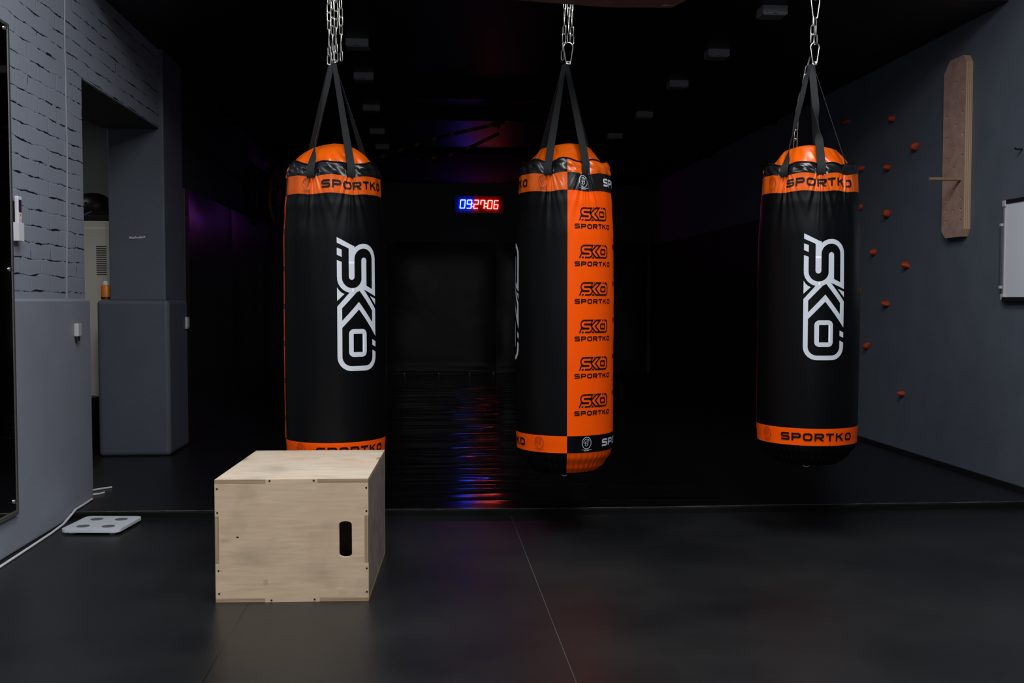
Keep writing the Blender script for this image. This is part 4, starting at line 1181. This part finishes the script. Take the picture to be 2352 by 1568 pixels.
o = MB().tube(catmull([(-1.80, 11.9, 2.50), (-1.2, 11.4, 2.58), (-.56, 11.0, 2.74), (.08, 10.6, 2.90), (.70, 10.25, 3.00), (.86, 10.215, 3.035)], 8), .019, 8).build('battle_rope', M_rope, smooth=True); tag(o, 'longer black battle rope strung from coil to ceiling, flecked orange', 'rope', 'black battle ropes')
o = MB().tube(catmull([(-.1, 11.4, 2.80), (.292, 11.2, 2.83), (.80, 11.0, 3.035)], 8), .019, 8).build('battle_rope', M_rope, smooth=True); tag(o, 'shorter black rope end below the long rope near the ceiling glow', 'rope', 'black battle ropes')
root = empty('rope_bracket', (-1.985, 11.9, 2.70)); tag(root, 'dark rope bracket with bright bolts on the left wall', 'bracket')
MB().box((0, -.5, .06), (.03, .9, .20)).build('bar', M_blackpl, root)
for (y, z) in ((-.22, .03), (.55, .06), (.05, -.03), (.78, 0)):
    MB().lathe([(.016, 0), (.012, .008), (.004, .010)], 10).build('bolt', M_steel, root).matrix_local = Matrix.Translation((.03, y, z+.10)) @ Matrix.Rotation(R(90), 4, 'Y')

# ------------------------------------------------------------------ lights, world, camera
w = bpy.data.worlds.new('World'); sc.world = w; w.use_nodes = True
w.node_tree.nodes['Background'].inputs[0].default_value = (.5, .6, .8, 1); w.node_tree.nodes['Background'].inputs[1].default_value = .0
def area(name, loc, size, power, color, rot=(0, 0, 0), spread=180):
    d = bpy.data.lights.new(name, 'AREA'); d.shape = 'RECTANGLE'; d.size, d.size_y = size; d.energy = power; d.color = color; d.spread = R(spread)
    o = bpy.data.objects.new(name, d); COL.objects.link(o); o.location = loc; o.rotation_euler = rot
    return o
area('ceiling_strip_light', (-.55, 2.9, 3.93), (.9, 2.6), 88, (.97, .985, 1.0))
area('ceiling_strip_light', (1.45, 2.9, 3.93), (.9, 2.6), 112, (.97, .985, 1.0))
area('rear_strip_light', (.30, -.8, 3.93), (.35, 2.4), 130, (.97, .985, 1.0))
area('front_fill_light', (.6, -2.85, 1.75), (2.0, 1.3), 10, (.90, .96, 1.0), (R(90), 0, 0))  # added cool fill from behind the viewer, no known source
area('side_room_fill', (-3.6, 7.6, 2.86), (.3, .3), 5, (1.0, .97, .9))  # added weak fill to brighten the locker and side room
# unseen window added behind the viewer to go with the front fill
b = MB().box((-.45, -3.0, 1.05), (1.65, -2.985, 2.45))
for x in (-.45, .59, 1.6): b.box((x, -2.985, 1.05), (x+.05, -2.95, 2.45))
for z in (1.05, 2.40): b.box((-.45, -2.985, z), (1.65, -2.95, z+.05))
struct(b.build('unseen_fill_window', M_white))

cam = bpy.data.cameras.new('Camera'); co = bpy.data.objects.new('Camera', cam); COL.objects.link(co)
co.location = (0, 0, 1.2); co.rotation_euler = (R(90-2.35), 0, R(-4.9))
cam.sensor_width = 36; cam.lens = 2287/2352*36; cam.clip_end = 100; cam.clip_start = .05
sc.camera = co
vs = sc.view_settings
vs.view_transform = 'Standard'; vs.look = 'None'; vs.gamma = 1; vs.exposure = 0; vs.use_curve_mapping = False
sc.cycles.use_denoising = True
sc.cycles.sample_clamp_indirect = 4
sc.cycles.max_bounces = 6
